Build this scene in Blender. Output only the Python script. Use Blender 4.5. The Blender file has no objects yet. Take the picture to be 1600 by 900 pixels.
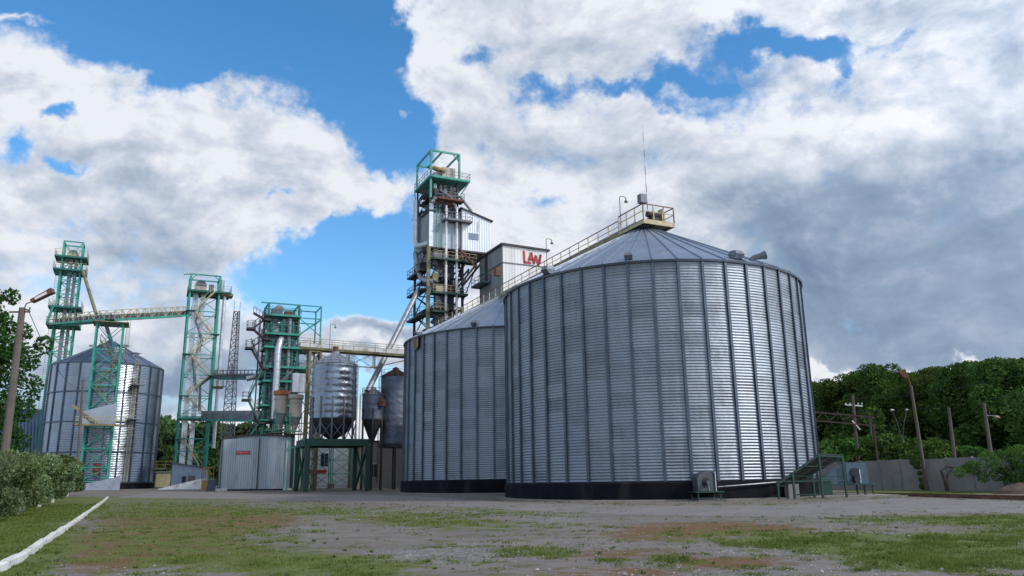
import bpy, math, random
import numpy as np
from mathutils import Vector, Matrix, noise
from math import sin, cos, radians, pi, atan2, hypot, degrees, sqrt
C = bpy.context.scene
col = C.collection
R_ = random.Random(7)

# ------------------------------------------------------------------ camera
EYE = 1.6; FPX = 1219.0; PITCH = radians(13.8); ROLL = radians(0.9)
fw = Vector((0, cos(PITCH), sin(PITCH))); r0 = Vector((1, 0, 0)); u0 = Vector((0, -sin(PITCH), cos(PITCH)))
rt = r0 * cos(ROLL) - u0 * sin(ROLL); up = u0 * cos(ROLL) + r0 * sin(ROLL)
cd = bpy.data.cameras.new("camera"); cam = bpy.data.objects.new("camera", cd); col.objects.link(cam)
m = Matrix.Identity(4)
for i in range(3):
    m[i][0] = rt[i]; m[i][1] = up[i]; m[i][2] = -fw[i]
m[2][3] = EYE
cam.matrix_world = m
cd.sensor_width = 36; cd.lens = 36 * FPX / 1600; cd.clip_end = 4000; cd.clip_start = 0.1
C.camera = cam
C.view_settings.view_transform = 'Standard'
C.view_settings.look = 'None'; C.view_settings.gamma = 1; C.view_settings.exposure = 0.25
C.view_settings.use_curve_mapping = False

# ------------------------------------------------------------------ sun and sky
SUN_AZ, SUN_EL = radians(112), radians(36)
sd = bpy.data.lights.new("sun", 'SUN'); sd.energy = 1.9; sd.angle = radians(6); sd.color = (1, .93, .83)
so = bpy.data.objects.new("sun", sd); col.objects.link(so)
sv = Vector((sin(SUN_AZ) * cos(SUN_EL), cos(SUN_AZ) * cos(SUN_EL), sin(SUN_EL)))
so.rotation_euler = sv.to_track_quat('Z', 'Y').to_euler(); so.location = (60, -40, 80)

def pray(px, py): return rt * ((px - 800) / FPX) - up * ((py - 450) / FPX) + fw
def at(px, py, Y):
    d = pray(px, py); d = d * (Y / d.y); return Vector((d.x, d.y, d.z + EYE))
def proj(p):
    v = Vector(p) - Vector((0, 0, EYE)); c = v.dot(fw)
    return 800 + FPX * v.dot(rt) / c, 450 - FPX * v.dot(up) / c

W = bpy.data.worlds.new("World"); C.world = W; W.use_nodes = True
class NT:
    """small node-graph helper"""
    def __init__(s, nt): s.nt = nt; nt.nodes.clear()
    def n(s, t, ins=None, **kw):
        nd = s.nt.nodes.new(t)
        for k, v in kw.items(): setattr(nd, k, v)
        for k, v in (ins or {}).items():
            if hasattr(v, 'is_output'): s.nt.links.new(v, nd.inputs[k])
            else: nd.inputs[k].default_value = v
        return nd
    def m(s, op, a, b=0.0, c=None, clamp=False):
        i = {0: a, 1: b}
        if c is not None: i[2] = c
        return s.n('ShaderNodeMath', i, operation=op, use_clamp=clamp).outputs[0]
    def v(s, op, a, b=None):
        i = {0: a}
        if b is not None: i[1] = b
        return s.n('ShaderNodeVectorMath', i, operation=op)
    def ss(s, x, lo, hi, a=0.0, b=1.0, t='SMOOTHSTEP'):
        return s.n('ShaderNodeMapRange', {0: x, 1: lo, 2: hi, 3: a, 4: b}, interpolation_type=t).outputs[0]
    def noise(s, vec, scale, detail=4, rough=.55, out=0, dist=0.0):
        return s.n('ShaderNodeTexNoise', {'Vector': vec, 'Scale': scale, 'Detail': detail, 'Roughness': rough, 'Distortion': dist}).outputs[out]
    def mix(s, f, a, b):
        nd = s.nt.nodes.new('ShaderNodeMix'); nd.data_type = 'RGBA'
        for k, v in ((0, f), (6, a), (7, b)):
            if hasattr(v, 'is_output'): s.nt.links.new(v, nd.inputs[k])
            else: nd.inputs[k].default_value = (*v, 1) if k and len(v) == 3 else v
        return nd.outputs[2]

def build_world():
    g = NT(W.node_tree)
    sky = g.n('ShaderNodeTexSky', sky_type='NISHITA', sun_disc=False, sun_elevation=SUN_EL, sun_rotation=SUN_AZ,
              air_density=1.0, dust_density=.35, ozone_density=2.2)
    hsv = g.n('ShaderNodeHueSaturation', {'Saturation': 1.30, 'Hue': .497, 'Value': 1.15, 'Color': sky.outputs[0]})
    bgs = g.n('ShaderNodeBackground', {'Color': hsv.outputs[0], 'Strength': .15})
    D = g.n('ShaderNodeTexCoord').outputs['Generated']
    sep = g.n('ShaderNodeSeparateXYZ', {0: D})
    w1 = g.v('SUBTRACT', g.noise(D, 5.0, 2, .5, 1), (.5, .5, .5)).outputs[0]
    w2 = g.v('SUBTRACT', g.noise(D, 17.0, 4, .6, 1), (.5, .5, .5)).outputs[0]
    s1 = g.n('ShaderNodeVectorMath', {0: w1, 'Scale': .10}, operation='SCALE').outputs[0]
    s2 = g.n('ShaderNodeVectorMath', {0: w2, 'Scale': .085}, operation='SCALE').outputs[0]
    Dw = g.v('ADD', g.v('ADD', D, s1).outputs[0], s2).outputs[0]
    def blob(px, py, rx, ry, ang=0, soft=1.0):
        d = pray(px, py).normalized()
        k = d.dot(fw)                                    # tangent-plane scale to angle
        z = d; x = (rt - d * rt.dot(d)).normalized(); y = z.cross(x)
        a = radians(-ang); xr = x * cos(a) + y * sin(a); yr = z.cross(xr)
        M = Matrix((xr, yr, z)).transposed()
        nd = g.n('ShaderNodeMapping', {'Vector': Dw, 'Location': tuple(d), 'Rotation': tuple(M.to_euler('XYZ')),
                                       'Scale': (rx * k / FPX, ry * k / FPX, .6)}, vector_type='TEXTURE')
        l = g.v('LENGTH', nd.outputs[0]).outputs['Value']
        return g.m('SUBTRACT', 1.0, l, clamp=True)
    def total(lst, start=None):
        acc = start
        for (px, py, rx, ry, ang, w) in lst:
            b = blob(px, py, rx, ry, ang)
            acc = g.m('MULTIPLY', b, w) if acc is None else g.m('MULTIPLY_ADD', b, w, acc)
        return acc
    # cloud banks by direction (positive) and blue gaps (negative)
    clouds = [(-40, 150, 200, 130, 25, 2), (90, 190, 190, 120, 22, 2), (210, 260, 230, 140, 10, 2), (400, 235, 165, 110, 10, 2), (470, 290, 110, 95, 30, 2),
              (20, 340, 260, 190, 0, 2), (240, 370, 250, 105, -5, 2), (330, 330, 200, 90, -5, 1.5), (90, 500, 380, 130, 0, 2), (420, 560, 260, 85, 4, 2), (610, 545, 130, 55, 5, 2),
              (590, 285, 60, 48, 0, 1.5), (606, 168, 26, 16, -20, 1.5), (30, 5, 90, 16, 0, .9), (225, 40, 70, 14, 25, .45), (500, 435, 40, 12, 0, .45),
              (720, 60, 150, 110, 15, 2), (900, 60, 300, 130, -4, 2.2), (740, 190, 110, 75, 10, 2), (850, 280, 230, 140, 10, 2.2), (720, 260, 60, 60, 0, 1.0),
              (1090, 290, 260, 150, 0, 2.3), (1330, 340, 400, 260, 0, 2.6), (1330, 10, 420, 50, 4, 2.2), (1530, 160, 260, 230, 0, 2.4),
              (1250, 150, 140, 60, -20, 2), (1500, 480, 400, 200, 0, 2.4), (1200, 500, 300, 200, 0, 2.0), (900, 450, 260, 160, 0, 1.6), (780, 400, 120, 100, 0, 1.0)]
    gaps = [(1225, 55, 105, 40, -8, 1.05), (1095, 128, 110, 26, -20, .95), (970, 150, 120, 22, -6, .8), (1050, 160, 30, 46, 0, .9),
            (1325, 112, 30, 46, 20, 1.1), (1425, 70, 70, 26, 10, .9), (870, 150, 80, 26, -10, 1.0), (85, 187, 42, 24, 0, 2.2), (108, 270, 34, 22, 0, 1.7),
            (16, 222, 34, 50, 10, 1.2), (278, 172, 40, 36, 0, 1.3), (430, 305, 34, 18, 0, 1.2), (745, 100, 60, 40, 20, 1.5), (30, 240, 90, 30, 10, .8), (1110, 190, 80, 30, 0, .7),
            (565, 415, 135, 98, 0, 3.0), (610, 60, 50, 150, 0, 1.8), (868, 308, 60, 24, 0, .9), (400, 60, 200, 80, 10, 2.8), (540, 110, 90, 90, 0, 2.4), (200, 55, 130, 40, 25, 1.6), (620, 210, 44, 64, 0, 1.6), (770, 240, 50, 30, 0, .7)]
    cov = total(clouds)
    gap = total(gaps)
    # away from the part of the sky the photograph shows: scattered cumulus
    front = g.v('DOT_PRODUCT', D, tuple(fw)).outputs['Value']
    wild = g.m('MULTIPLY', g.ss(front, .80, .60), 1.0)
    sq = g.v('MULTIPLY', D, (1.0, 1.0, 1.7)).outputs[0]
    def fbm(vec):
        a = g.noise(vec, 3.6, 12, .62, 0, .25)
        return a
    Dq = g.v('ADD', sq, g.n('ShaderNodeVectorMath', {0: w1, 'Scale': .10}, operation='SCALE').outputs[0]).outputs[0]
    f0 = fbm(Dq)
    Lo = g.v('ADD', Dq, (.035, -.015, .060)).outputs[0]
    f1 = fbm(Lo)
    fine = g.noise(D, 22.0, 6, .66)
    mid0 = g.noise(Dq, 9.0, 8, .6); mid1 = g.noise(g.v('ADD', Dq, (.016, -.007, .028)).outputs[0], 9.0, 8, .6)
    covc = g.ss(cov, 0.0, 1.15, 0, 1.08, 'LINEAR')
    base = g.m('MULTIPLY_ADD', wild, .62, covc)
    base = g.m('SUBTRACT', base, g.m('MULTIPLY', gap, .62))
    dn = g.m('ADD', base, g.m('MULTIPLY', g.m('SUBTRACT', f0, .5), 1.5))
    dn = g.m('ADD', dn, g.m('MULTIPLY', g.m('SUBTRACT', fine, .5), 1.3))
    dn = g.m('ADD', dn, g.m('MULTIPLY', g.m('SUBTRACT', mid0, .5), 1.5))
    dens = g.m('POWER', g.ss(dn, .10, .98), 1.25)
    # thickness and self-shading of the clouds
    relief = g.m('MULTIPLY', g.m('SUBTRACT', f0, f1), 1.0)
    thick = g.ss(dn, .55, 1.25)
    dark = [(1500, 420, 420, 210, 8, 1.35), (1480, 515, 460, 90, 0, 1.7), (1290, 500, 200, 110, 0, 1.0), (1590, 250, 200, 200, 0, .9), (1330, 330, 300, 150, 0, .6), (1150, 330, 260, 120, 0, .35),
            (860, 170, 260, 50, 0, .28), (150, 250, 300, 28, 8, .34), (180, 300, 260, 26, 10, .34), (120, 400, 300, 40, 0, .36), (330, 545, 260, 60, 0, .5),
            (60, 500, 260, 70, 0, .4), (420, 590, 300, 40, 0, .55), (600, 525, 90, 20, 0, .9), (780, 215, 140, 36, 0, .3), (1000, 250, 200, 60, 0, .25),
            (250, 600, 520, 55, 0, 1.7), (480, 520, 170, 40, 0, .4), (1440, 530, 340, 55, 0, .8)]
    dk = total(dark)
    rim = [(1460, 575, 420, 22, -2, 2.2), (560, 490, 160, 22, 6, .6), (400, 652, 260, 14, 0, 1.2)]
    rm = total(rim)
    dk = g.m('SUBTRACT', dk, rm, clamp=True)
    light = g.m('MULTIPLY_ADD', relief, g.m('MULTIPLY_ADD', g.m('MINIMUM', dk, 1.2), -.9, 1.9), .97)
    light = g.m('MULTIPLY_ADD', g.m('SUBTRACT', mid0, mid1), g.m('MULTIPLY_ADD', g.m('MINIMUM', dk, 1.2), -.6, 1.3), light)
    light = g.m('SUBTRACT', light, g.m('MULTIPLY', thick, .14))
    light = g.m('ADD', light, g.m('MULTIPLY', g.m('SUBTRACT', fine, .5), .42))
    light = g.m('SUBTRACT', light, g.m('MULTIPLY', g.m('MINIMUM', dk, 1.15), .52))
    light = g.m('ADD', light, g.m('MULTIPLY', rm, .12))
    ramp = g.n('ShaderNodeValToRGB', {0: light})
    e = ramp.color_ramp.elements
    e[0].position = 0.0; e[0].color = (.105, .165, .27, 1)
    e[1].position = 1.0; e[1].color = (.70, .725, .775, 1)
    x = e.new(.35); x.color = (.235, .31, .425, 1)
    x = e.new(.68); x.color = (.45, .505, .60, 1)
    # clouds toward the sun are brighter
    sund = g.v('DOT_PRODUCT', D, tuple(sv)).outputs['Value']
    glow = g.ss(sund, .1, 1.0, 1.0, 1.9)
    bgc = g.n('ShaderNodeBackground', {'Color': ramp.outputs[0], 'Strength': glow})
    hz = g.ss(sep.outputs[2], .07, .15, 1.0, 0.0)
    den2 = g.m('MAXIMUM', dens, hz)
    mx = g.n('ShaderNodeMixShader', {0: den2, 1: bgs.outputs[0], 2: bgc.outputs[0]})
    g.n('ShaderNodeOutputWorld', {0: mx.outputs[0]})
    W.cycles.sampling_method = 'MANUAL'; W.cycles.sample_map_resolution = 512
build_world()

# ------------------------------------------------------------------ materials
MATS = {}
def mat(name, colr, rough=.7, metal=0.0, var=.15, vscale=1.0, bump=0.0, bscale=20, dirt=None, dirt_amt=.4, dirt_scale=.6, streak=False, spec=None):
    if name in MATS: return MATS[name]
    M = bpy.data.materials.new(name); M.use_nodes = True; g = NT(M.node_tree)
    o = g.n('ShaderNodeTexCoord').outputs['Object']
    n1 = g.noise(o, vscale, 5, .6)
    vc = o
    if streak: vc = g.v('MULTIPLY', o, (1, 1, .12)).outputs[0]
    c = g.mix(g.ss(n1, .25, .75), tuple(k * (1 - var) for k in colr), tuple(min(1, k * (1 + var)) for k in colr))
    rr = rough
    if dirt:
        dn = g.noise(vc, dirt_scale, 6, .65)
        f = g.m('MULTIPLY', g.ss(dn, .62 - dirt_amt * .35, .75), .85)
        c = g.mix(f, c, dirt)
        rr = g.m('MULTIPLY_ADD', f, .3, rough, clamp=True)
        me = g.m('MULTIPLY', g.m('SUBTRACT', 1.0, f), metal)
    else: me = metal
    ins = {'Base Color': c, 'Roughness': rr, 'Metallic': me}
    if spec is not None: ins['Specular IOR Level'] = spec
    if bump:
        b = g.n('ShaderNodeBump', {'Strength': bump, 'Distance': .02, 'Height': g.noise(o, bscale, 4, .6)})
        ins['Normal'] = b.outputs[0]
    p = g.n('ShaderNodeBsdfPrincipled', ins)
    g.n('ShaderNodeOutputMaterial', {0: p.outputs[0]})
    MATS[name] = M; return M

def silo_mat(name, c0, rough, wav, metal=.85, pan=.22, tint=(.30, .36, .46)):
    """galvanised wall sheets; UV x = bay number, UV y = sheet number: each sheet weathers a little differently"""
    M = bpy.data.materials.new(name); M.use_nodes = True; g = NT(M.node_tree)
    tc = g.n('ShaderNodeTexCoord'); o = tc.outputs['Object']
    fl = g.v('FLOOR', tc.outputs['UV']).outputs[0]
    wn = g.n('ShaderNodeTexWhiteNoise', {0: fl}, noise_dimensions='2D').outputs['Value']
    st = g.noise(g.v('MULTIPLY', o, (1.5, 1.5, .10)).outputs[0], 1.2, 5, .6)
    k = g.m('ADD', g.m('MULTIPLY', wn, pan), g.m('MULTIPLY', st, .35))
    c = g.mix(g.ss(k, .1, .5), tuple(x * .64 for x in c0), c0)
    c = g.mix(g.ss(g.noise(o, .35, 3, .5), .4, .7, 0, .5), c, tint)
    dn = g.noise(g.v('MULTIPLY', o, (1, 1, .25)).outputs[0], 1.1, 7, .68)
    c = g.mix(g.ss(dn, .58, .80, 0, .6), c, (.11, .09, .07))
    h = g.noise(g.v('MULTIPLY', o, (1.0, 1.0, 1.3)).outputs[0], wav, 2, .5)
    b = g.n('ShaderNodeBump', {'Strength': .8, 'Distance': .10, 'Height': h})
    h2 = g.noise(o, wav * 7, 2, .5)
    b2 = g.n('ShaderNodeBump', {'Strength': .3, 'Distance': .01, 'Height': h2, 'Normal': b.outputs[0]})
    r = g.m('ADD', g.m('MULTIPLY', wn, .10), rough)
    p = g.n('ShaderNodeBsdfPrincipled', {'Base Color': c, 'Roughness': r, 'Metallic': metal, 'Normal': b2.outputs[0]})
    g.n('ShaderNodeOutputMaterial', {0: p.outputs[0]})
    return M

WALL_A = silo_mat('galv_wall', (.30, .332, .38), .45, .8, pan=.36, tint=(.27, .32, .39))
WALL_B = silo_mat('galv_wall_smooth', (.38, .43, .49), .25, .55, .95, .12, (.24, .32, .43))
WALL_H = silo_mat('galv_wall_hopper', (.28, .31, .36), .26, 1.5, .95, .2, (.26, .31, .38))
WALL_R = silo_mat('galv_wall_old', (.16, .19, .25), .5, 1.5, .6, .35, (.11, .13, .18))
ROOF = mat('galv_roof', (.30, .34, .40), .48, .75, .12, .5, dirt=(.15, .15, .16), dirt_amt=.2, streak=True)
ROOFB = mat('galv_roof_dull', (.20, .25, .33), .5, .7, .15, .5)
POST = mat('galv_post', (.09, .112, .15), .45, .7, .2, .6)
BITUMEN = mat('bitumen', (.006, .0065, .010), .8, 0, .4, 1.2, bump=.3, bscale=6, dirt=(.05, .045, .042), dirt_amt=.3, streak=True, spec=.15)
CONC = mat('concrete', (.27, .26, .25), .9, 0, .15, .9, bump=.4, bscale=9, dirt=(.13, .12, .11), dirt_amt=.5, streak=True)
CONCD = mat('concrete_dark', (.13, .125, .125), .9, 0, .2, .9, bump=.4, bscale=9, dirt=(.06, .06, .06), dirt_amt=.5)
TEAL = mat('teal_paint', (.028, .265, .205), .5, 0, .25, .8, dirt=(.06, .07, .05), dirt_amt=.3)
TEALD = mat('teal_paint_dark', (.012, .12, .10), .5, 0, .25, .8, dirt=(.03, .04, .03), dirt_amt=.3)
GREEN = mat('green_paint', (.006, .052, .034), .5, 0, .25, .8, dirt=(.03, .025, .02), dirt_amt=.3)
OLIVE = mat('olive_paint', (.20, .18, .09), .65, 0, .3, .8, dirt=(.05, .045, .03), dirt_amt=.5)
CREAM = mat('cream_paint', (.42, .37, .22), .6, 0, .2, .9, dirt=(.14, .09, .05), dirt_amt=.4)
YEL = mat('yellow_paint', (.36, .22, .05), .6, 0, .2, .9)
REDB = mat('red_oxide_rail', (.16, .03, .025), .6, 0, .2, 1)
RUST = mat('rust', (.14, .06, .035), .85, 0, .4, 1.5, dirt=(.05, .035, .03), dirt_amt=.5)
GALV = mat('galv_duct', (.52, .54, .57), .34, .8, .15, .8, bump=.15, bscale=3, dirt=(.22, .2, .18), dirt_amt=.3)
GALVD = mat('galv_dull', (.28, .30, .33), .5, .6, .2, .8, dirt=(.13, .11, .09), dirt_amt=.4)
VENTM = mat('roof_vent_metal', (.17, .19, .22), .5, .5, .2, .8)
DARKST = mat('dark_steel', (.035, .037, .045), .6, .3, .3, .8, dirt=(.07, .05, .04), dirt_amt=.4)
STEELG = mat('grey_steel', (.11, .12, .14), .55, .4, .3, .8, dirt=(.09, .07, .05), dirt_amt=.3)
DARK = mat('dark_opening', (.012, .012, .014), .5)
TAN = mat('tan_cyclone_paint', (.40, .36, .30), .6, 0, .12, 1, dirt=(.24, .10, .05), dirt_amt=.25)
ORANGE = mat('orange_primer', (.38, .13, .05), .7, 0, .2, 1)
WHITE = mat('white_paint', (.74, .73, .71), .7, 0, .1, 1, dirt=(.34, .31, .27), dirt_amt=.3)
KERBW = mat('kerb_whitewash', (.60, .60, .58), .9, 0, .12, 2.0, bump=.5, bscale=12, dirt=(.24, .22, .18), dirt_amt=.45, dirt_scale=3)
RED = mat('red_sign', (.38, .02, .025), .6)
PALEB = mat('pale_blue_wall', (.27, .32, .40), .8, 0, .1, 1, dirt=(.15, .16, .18), dirt_amt=.3)
GLASS = mat('window_glass', (.03, .035, .045), .12, 0, .1, 1, spec=.8)
POLEC = mat('pole_concrete', (.12, .098, .082), .9, 0, .2, 1, bump=.4, bscale=6, dirt=(.08, .06, .05), dirt_amt=.5, streak=True)
WOOD = mat('pole_wood', (.12, .10, .085), .9, 0, .25, 1, bump=.4, bscale=8, streak=True, dirt=(.05, .045, .04))
BARK = mat('bark', (.055, .042, .032), .95, 0, .3, 2, bump=.6, bscale=10)
BUNT = mat('sign_brown', (.10, .065, .035), .6)
GOLD = mat('sign_gold', (.40, .33, .20), .5)
WIREM = mat('wire_black', (.02, .02, .02), .6)
FANB = mat('fan_blue_grey', (.06, .105, .135), .5, .3, .15, 1, dirt=(.05, .06, .06), dirt_amt=.3)

def corr_mat(name, colr, rough, metal, period, axis=0, depth=.03, dirt=(.1, .09, .08), amt=.35):
    M = bpy.data.materials.new(name); M.use_nodes = True; g = NT(M.node_tree)
    o = g.n('ShaderNodeTexCoord').outputs['Object']
    s = g.n('ShaderNodeSeparateXYZ', {0: o}).outputs[axis]
    w = g.m('SINE', g.m('MULTIPLY', s, 2 * pi / period))
    n = g.noise(g.v('MULTIPLY', o, (1, 1, .2)).outputs[0], .7, 6, .62)
    sheet = g.n('ShaderNodeTexWhiteNoise', {1: g.m('FLOOR', g.m('MULTIPLY', s, 1 / 1.05))}, noise_dimensions='1D').outputs['Value']
    c = g.mix(g.m('MULTIPLY', sheet, .9), tuple(k * .80 for k in colr), colr)
    c = g.mix(g.ss(n, .62 - amt * .3, .8, 0, .7), c, dirt)
    b = g.n('ShaderNodeBump', {'Strength': 1.0, 'Distance': depth, 'Height': w})
    p = g.n('ShaderNodeBsdfPrincipled', {'Base Color': c, 'Roughness': rough, 'Metallic': metal, 'Normal': b.outputs[0]})
    g.n('ShaderNodeOutputMaterial', {0: p.outputs[0]})
    return M
SHEETW = corr_mat('white_profiled_sheet', (.72, .75, .80), .42, .2, .42, 0, .03, amt=.0)
SHEETSIDE = corr_mat('white_profiled_sheet_shaded', (.60, .63, .67), .42, .3, .42, 1, .05)  # white sheet again, with the side walls' shade put into the colour
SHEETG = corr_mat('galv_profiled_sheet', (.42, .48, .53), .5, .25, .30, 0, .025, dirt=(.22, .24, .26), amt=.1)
SHEETGS = corr_mat('galv_profiled_sheet_shaded', (.10, .11, .13), .55, .4, .34, 1, .04)  # same sheet as the shed front, darkened to paint in the side's shade
LAWSIDE = corr_mat('profiled_sheet_shaded', (.24, .27, .28), .6, .2, .5, 1, .02)  # side cladding; its shade is painted in as a darker sheet colour
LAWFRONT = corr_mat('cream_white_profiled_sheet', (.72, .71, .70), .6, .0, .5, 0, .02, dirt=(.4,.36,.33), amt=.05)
BARNR = corr_mat('blue_grey_sheet_roof', (.12, .17, .26), .5, .4, .5, 0, .05)

def brick_mat():
    M = bpy.data.materials.new('pale_brick'); M.use_nodes = True; g = NT(M.node_tree)
    o = g.n('ShaderNodeTexCoord').outputs['Object']
    s = g.n('ShaderNodeSeparateXYZ', {0: o})
    v = g.n('ShaderNodeCombineXYZ', {0: g.m('ADD', s.outputs[0], s.outputs[1]), 1: s.outputs[2]}).outputs[0]
    b = g.n('ShaderNodeTexBrick', {'Vector': v, 'Color1': (.30, .25, .21, 1), 'Color2': (.24, .2, .17, 1), 'Mortar': (.36, .34, .31, 1), 'Scale': 1.0, 'Mortar Size': .012, 'Brick Width': .27, 'Row Height': .09})
    p = g.n('ShaderNodeBsdfPrincipled', {'Base Color': b.outputs[0], 'Roughness': .9})
    g.n('ShaderNodeOutputMaterial', {0: p.outputs[0]})
    return M
BRICK = brick_mat()

def leaf_mat(name, c1, c2, trans=.25):
    M = bpy.data.materials.new(name); M.use_nodes = True; g = NT(M.node_tree)
    o = g.n('ShaderNodeTexCoord').outputs['Object']
    oi = g.n('ShaderNodeObjectInfo').outputs['Random']
    gn = g.n('ShaderNodeNewGeometry').outputs['Random Per Island']
    n = g.noise(o, .8, 3, .6)
    f = g.m('ADD', g.m('MULTIPLY', gn, .5), g.m('MULTIPLY', g.ss(n, .3, .7), .5))
    c = g.mix(f, c1, c2)
    hs = g.n('ShaderNodeHueSaturation', {'Hue': g.m('MULTIPLY_ADD', oi, .03, .485), 'Saturation': 1.0, 'Value': g.m('MULTIPLY_ADD', oi, .5, .75), 'Color': c})
    d = g.n('ShaderNodeBsdfDiffuse', {'Color': hs.outputs[0]})
    t = g.n('ShaderNodeBsdfTranslucent', {'Color': hs.outputs[0]})
    mx = g.n('ShaderNodeMixShader', {0: trans, 1: d.outputs[0], 2: t.outputs[0]})
    g.n('ShaderNodeOutputMaterial', {0: mx.outputs[0]})
    return M
LEAF_W = leaf_mat('leaf_wood', (.028, .062, .017), (.115, .19, .045))
LEAF_U = leaf_mat('leaf_undergrowth', (.05, .11, .026), (.13, .23, .055))
LEAF_F = leaf_mat('leaf_far', (.05, .09, .035), (.10, .16, .06))
LEAF_H = leaf_mat('leaf_orchard', (.09, .14, .06), (.25, .32, .16))
LEAF_H2 = leaf_mat('leaf_orchard_dark', (.07, .11, .04), (.19, .24, .10))
LEAF_T = leaf_mat('leaf_big_tree', (.022, .060, .016), (.060, .130, .035))

# ------------------------------------------------------------------ mesh helpers
class MB:
    def __init__(s): s.v = []; s.f = []
    def add(s, vs, fs):
        n = len(s.v); s.v += [tuple(x) for x in vs]; s.f += [tuple(i + n for i in f) for f in fs]
    def box(s, x0, x1, y0, y1, z0, z1):
        s.add([(x0, y0, z0), (x1, y0, z0), (x1, y1, z0), (x0, y1, z0), (x0, y0, z1), (x1, y0, z1), (x1, y1, z1), (x0, y1, z1)],
              [(0, 3, 2, 1), (4, 5, 6, 7), (0, 1, 5, 4), (1, 2, 6, 5), (2, 3, 7, 6), (3, 0, 4, 7)]); return s
    def bar(s, a, b, w=.1, h=None, upv=(0, 0, 1)):
        a = Vector(a); b = Vector(b); h = h or w; d = (b - a)
        if d.length < 1e-5: return s
        d.normalize(); u = Vector(upv)
        if abs(d.dot(u)) > .98: u = Vector((0, 1, 0))
        x = d.cross(u).normalized() * w / 2; y = x.cross(d).normalized() * h / 2
        s.add([a - x - y, a + x - y, a + x + y, a - x + y, b - x - y, b + x - y, b + x + y, b - x + y],
              [(0, 3, 2, 1), (4, 5, 6, 7), (0, 1, 5, 4), (1, 2, 6, 5), (2, 3, 7, 6), (3, 0, 4, 7)]); return s
    def tube(s, pts, r, n=8, cap=True):
        pts = [Vector(p) for p in pts]; rs = r if isinstance(r, (list, tuple)) else [r] * len(pts)
        N = len(s.v); prev = None
        for i, p in enumerate(pts):
            d = (pts[min(i + 1, len(pts) - 1)] - pts[max(i - 1, 0)]).normalized()
            if prev is None:
                u = Vector((0, 0, 1)) if abs(d.z) < .9 else Vector((1, 0, 0))
                x = d.cross(u).normalized()
            else: x = (prev - d * prev.dot(d)).normalized()
            prev = x; y = d.cross(x)
            for k in range(n):
                a = 2 * pi * k / n; s.v.append(tuple(p + (x * cos(a) + y * sin(a)) * rs[i]))
        for i in range(len(pts) - 1):
            for k in range(n):
                a = N + i * n + k; b = N + i * n + (k + 1) % n
                s.f.append((a, b, b + n, a + n))
        if cap:
            s.f.append(tuple(N + k for k in range(n))[::-1]); s.f.append(tuple(N + (len(pts) - 1) * n + k for k in range(n)))
        return s
    def lathe(s, prof, n=24, cx=0, cy=0, cap=True):
        N = len(s.v)
        for (r, z) in prof:
            for k in range(n):
                a = 2 * pi * k / n; s.v.append((cx + r * cos(a), cy + r * sin(a), z))
        for i in range(len(prof) - 1):
            for k in range(n):
                a = N + i * n + k; b = N + i * n + (k + 1) % n; s.f.append((a, b, b + n, a + n))
        if cap:
            s.f.append(tuple(N + k for k in range(n))[::-1]); s.f.append(tuple(N + (len(prof) - 1) * n + k for k in range(n)))
        return s
    def rail(s, pts, h=1.05, post=1.2, w=.05, rails=(1.0, .5), toe=.0):
        """handrail along a poly-line at deck level"""
        pts = [Vector(p) for p in pts]; Z = Vector((0, 0, 1))
        for a, b in zip(pts, pts[1:]):
            L = (b - a).length; n = max(1, round(L / post))
            for i in range(n + 1):
                p = a.lerp(b, i / n); s.bar(p, p + Z * h, w)
            for k in rails: s.bar(a + Z * h * k, b + Z * h * k, w)
            if toe: s.bar(a + Z * toe / 2, b + Z * toe / 2, .03, toe)
        return s
    def build(s, name, M, parent=None, smooth=False, loc=None):
        me = bpy.data.meshes.new(name); me.from_pydata(s.v, [], s.f); me.update()
        me.materials.append(M)
        if smooth:
            me.polygons.foreach_set('use_smooth', [True] * len(me.polygons))
            if smooth != 'all': me.set_sharp_from_angle(angle=radians(40))
        o = bpy.data.objects.new(name, me); col.objects.link(o)
        if parent: o.parent = parent
        if loc is not None: o.location = loc
        return o

def tag(o, label=None, cat=None, group=None, kind=None):
    if label: o['label'] = label
    if cat: o['category'] = cat
    if group: o['group'] = group
    if kind: o['kind'] = kind
    return o
def thing(name, label, cat, loc, rz=0.0, group=None):
    o = bpy.data.objects.new(name, None); col.objects.link(o); o.location = loc; o.rotation_euler = (0, 0, rz); o.empty_display_size = .5
    return tag(o, label, cat, group)
def copy_tree(root, loc, rz=0, label=None, scale=None):
    r = root.copy(); col.objects.link(r); r.location = loc; r.rotation_euler = (0, 0, rz)
    if label: r['label'] = label
    if scale: r.scale = scale
    for c in root.children:
        d = c.copy(); col.objects.link(d); d.parent = r
        for e in c.children:
            f = e.copy(); col.objects.link(f); f.parent = d
    return r
GR = radians(25.4)                       # the whole plant stands on one grid
VX = Vector((cos(GR), sin(GR), 0)); UY = Vector((-sin(GR), cos(GR), 0))
def loc_of(o, p):                        # world point -> local coordinates of a grid-aligned thing
    d = Vector(p) - o.location; return Vector((d.dot(VX), d.dot(UY), d.z))

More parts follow.
